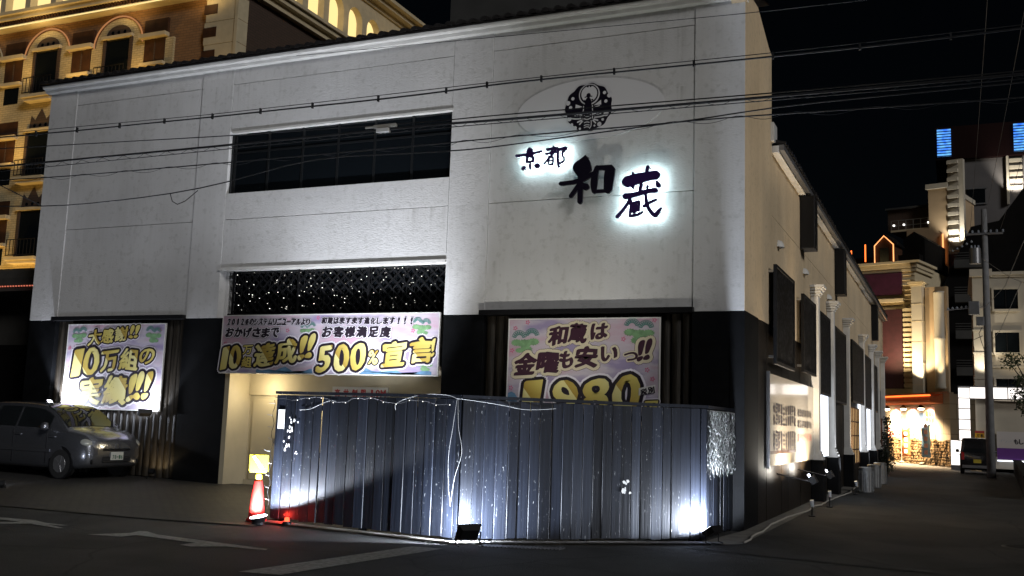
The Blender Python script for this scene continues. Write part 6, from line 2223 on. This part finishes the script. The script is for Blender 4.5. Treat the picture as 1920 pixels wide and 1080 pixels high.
t = thing('yellow_sign', 'narrow yellow upright sign left of the pole', 'sign', (1.05, 57.7, 0.5))
B().box(0.84, 1.28, 57.66, 57.70, 1.06, 1.92).build('board', 'sign_yellow', t)
B().box(0.84, 1.28, 57.655, 57.659, 1.80, 1.92).build('red_header', 'print_red', t)
b = B()
for i in range(4):
    char_faces(b, '駐車場入'[i], (1.17, 57.66, 1.68 - i * 0.17), UX, UZ, NY_, 0.14, 0.14, 0, 0, 0.006, depth=0.003)
    char_faces(b, 'ガレージ'[i], (0.98, 57.66, 1.68 - i * 0.17), UX, UZ, NY_, 0.14, 0.14 if i != 2 else 0.02, 0, 0, 0.006, depth=0.003)
b.build('lettering', 'ink', t)
for x in (0.90, 1.22):
    B().box(x - 0.015, x + 0.015, 57.67, 57.70, -0.15, 1.06).build('leg', 'grey_metal', t)

t = thing('wall_signboard', 'white and purple signboard low on the white building', 'signboard', (3, 57.9, 0.4))
material('sign_soft_white', (0.62, 0.58, 0.56), 0.5)
B().box(1.86, 5.5, 57.95, 58.0, 1.08, 1.92).build('white_board', 'sign_soft_white', t)
B().box(1.86, 5.5, 57.94, 58.0, 0.50, 1.078).build('purple_band', 'purple_band', t)
b = B()
for i, ch in enumerate('もしも'):
    char_faces(b, ch, (2.75 + i * 0.24, 57.95, 1.42), UX, UZ, NY_, 0.19, 0.24, 0, 0, 0.012, depth=0.003)
b.build('lettering', 'ink', t)
b = B()
for i in range(5):
    b.prism(stroke_poly([(2.05 + i * 0.11, 1.40 + 0.05 * math.sin(i * 2), 0.012), (2.12 + i * 0.11, 1.48 + 0.06 * math.cos(i), 0.008)]), (0, 57.947, 0), UX, UZ, (0, 0.001, 0))
b.build('scroll_print', 'reflector_grey', t)
B().box(1.86, 5.5, 57.90, 57.949, 0.40, 0.46).build('under_light', 'strip_blue', t)

# low dark wall on the right of the side street
t = thing('low_wall', 'low dark retaining wall along the right of the side street', 'wall', (2.4, 44, -0.2))
b = B()
b.prism([(1.75, 33.0), (2.35, 50), (2.55, 57), (2.85, 57), (2.65, 50), (2.05, 33.0)], (0, 0, -0.25), (1, 0, 0), (0, 1, 0), (0, 0, 0.72))
b.build('wall_body', 'dark_wall', t)
b = B()
b.prism([(1.72, 32.97), (2.32, 50), (2.52, 57.03), (2.88, 57.03), (2.68, 50), (2.08, 32.97)], (0, 0, 0.471), (1, 0, 0), (0, 1, 0), (0, 0, 0.05))
b.build('coping', 'dark_wall', t)

# ------------------------------------------------------------------ plants
def leaf_cloud(b, rng, c, rad, n, s0, s1):
    for _ in range(n):
        while True:
            q = Vector((rng.uniform(-1, 1), rng.uniform(-1, 1), rng.uniform(-1, 1)))
            if 0.15 < q.length < 1:
                break
        p = Vector(c) + Vector((q.x * rad[0], q.y * rad[1], q.z * rad[2]))
        d = Vector((rng.uniform(-1, 1), rng.uniform(-1, 1), rng.uniform(-1, .6))).normalized()
        l_ = rng.uniform(s0, s1)
        s = d.orthogonal().normalized() * l_ * 0.32
        m = p + d * l_ * 0.5 + Vector((0, 0, l_ * 0.08))
        b.add([p, m + s, p + d * l_, m - s], [(0, 1, 2), (0, 2, 3)])


rt = random.Random(31)
t = thing('street_tree', 'leafy tree leaning into view at the right edge', 'tree', (2.9, 41, ground_z(2.9)))
tk = B()
trunk = [(2.9, 41, -0.2), (2.85, 41, 1.0), (2.8, 40.95, 1.9), (2.65, 40.9, 2.7)]
for a, c, r0, r1 in ((0, 1, .12, .10), (1, 2, .10, .08), (2, 3, .08, .06)):
    tk.cyl(trunk[a], trunk[c], r0, r1, 10)
limbs = []
for _ in range(14):
    s = Vector(trunk[rt.choice((2, 3))])
    e_ = s + Vector((rt.uniform(-.9, .9), rt.uniform(-.8, .8), rt.uniform(.3, 1.9)))
    m = (s + e_) / 2 + Vector((rt.uniform(-.1, .1), 0, 0.12))
    tk.cyl(s, m, .04, .028, 6)
    tk.cyl(m, e_, .028, .010, 6)
    limbs += [m, e_]
tk.build('trunk', 'bark', t)
b = B()
for p in limbs:
    leaf_cloud(b, rt, p, (.36, .36, .30), 95, .07, .15)
b.build('crown', 'leaf', t)['kind'] = 'stuff'

t = thing('slim_shrub', 'slim dark clipped shrub with a ball top beside the far wall end', 'shrub', (-2.75, 46.2, ground_z(-2.75)))
tk = B()
tk.cyl((-2.75, 46.2, -0.1), (-2.75, 46.2, 2.2), .05, .03, 8)
tk.build('trunk', 'bark', t)
b = B()
for i in range(11):
    z = 0.15 + i * 0.15
    r_ = 0.36 - 0.012 * i
    leaf_cloud(b, rt, (-2.75, 46.2, z), (r_, r_, 0.14), 130, .05, .11)
leaf_cloud(b, rt, (-2.75, 46.2, 2.15), (.20, .20, .24), 260, .05, .10)
leaf_cloud(b, rt, (-2.75, 46.2, 1.85), (.12, .12, .12), 80, .05, .10)
b.build('crown', 'leaf_dark', t)['kind'] = 'stuff'
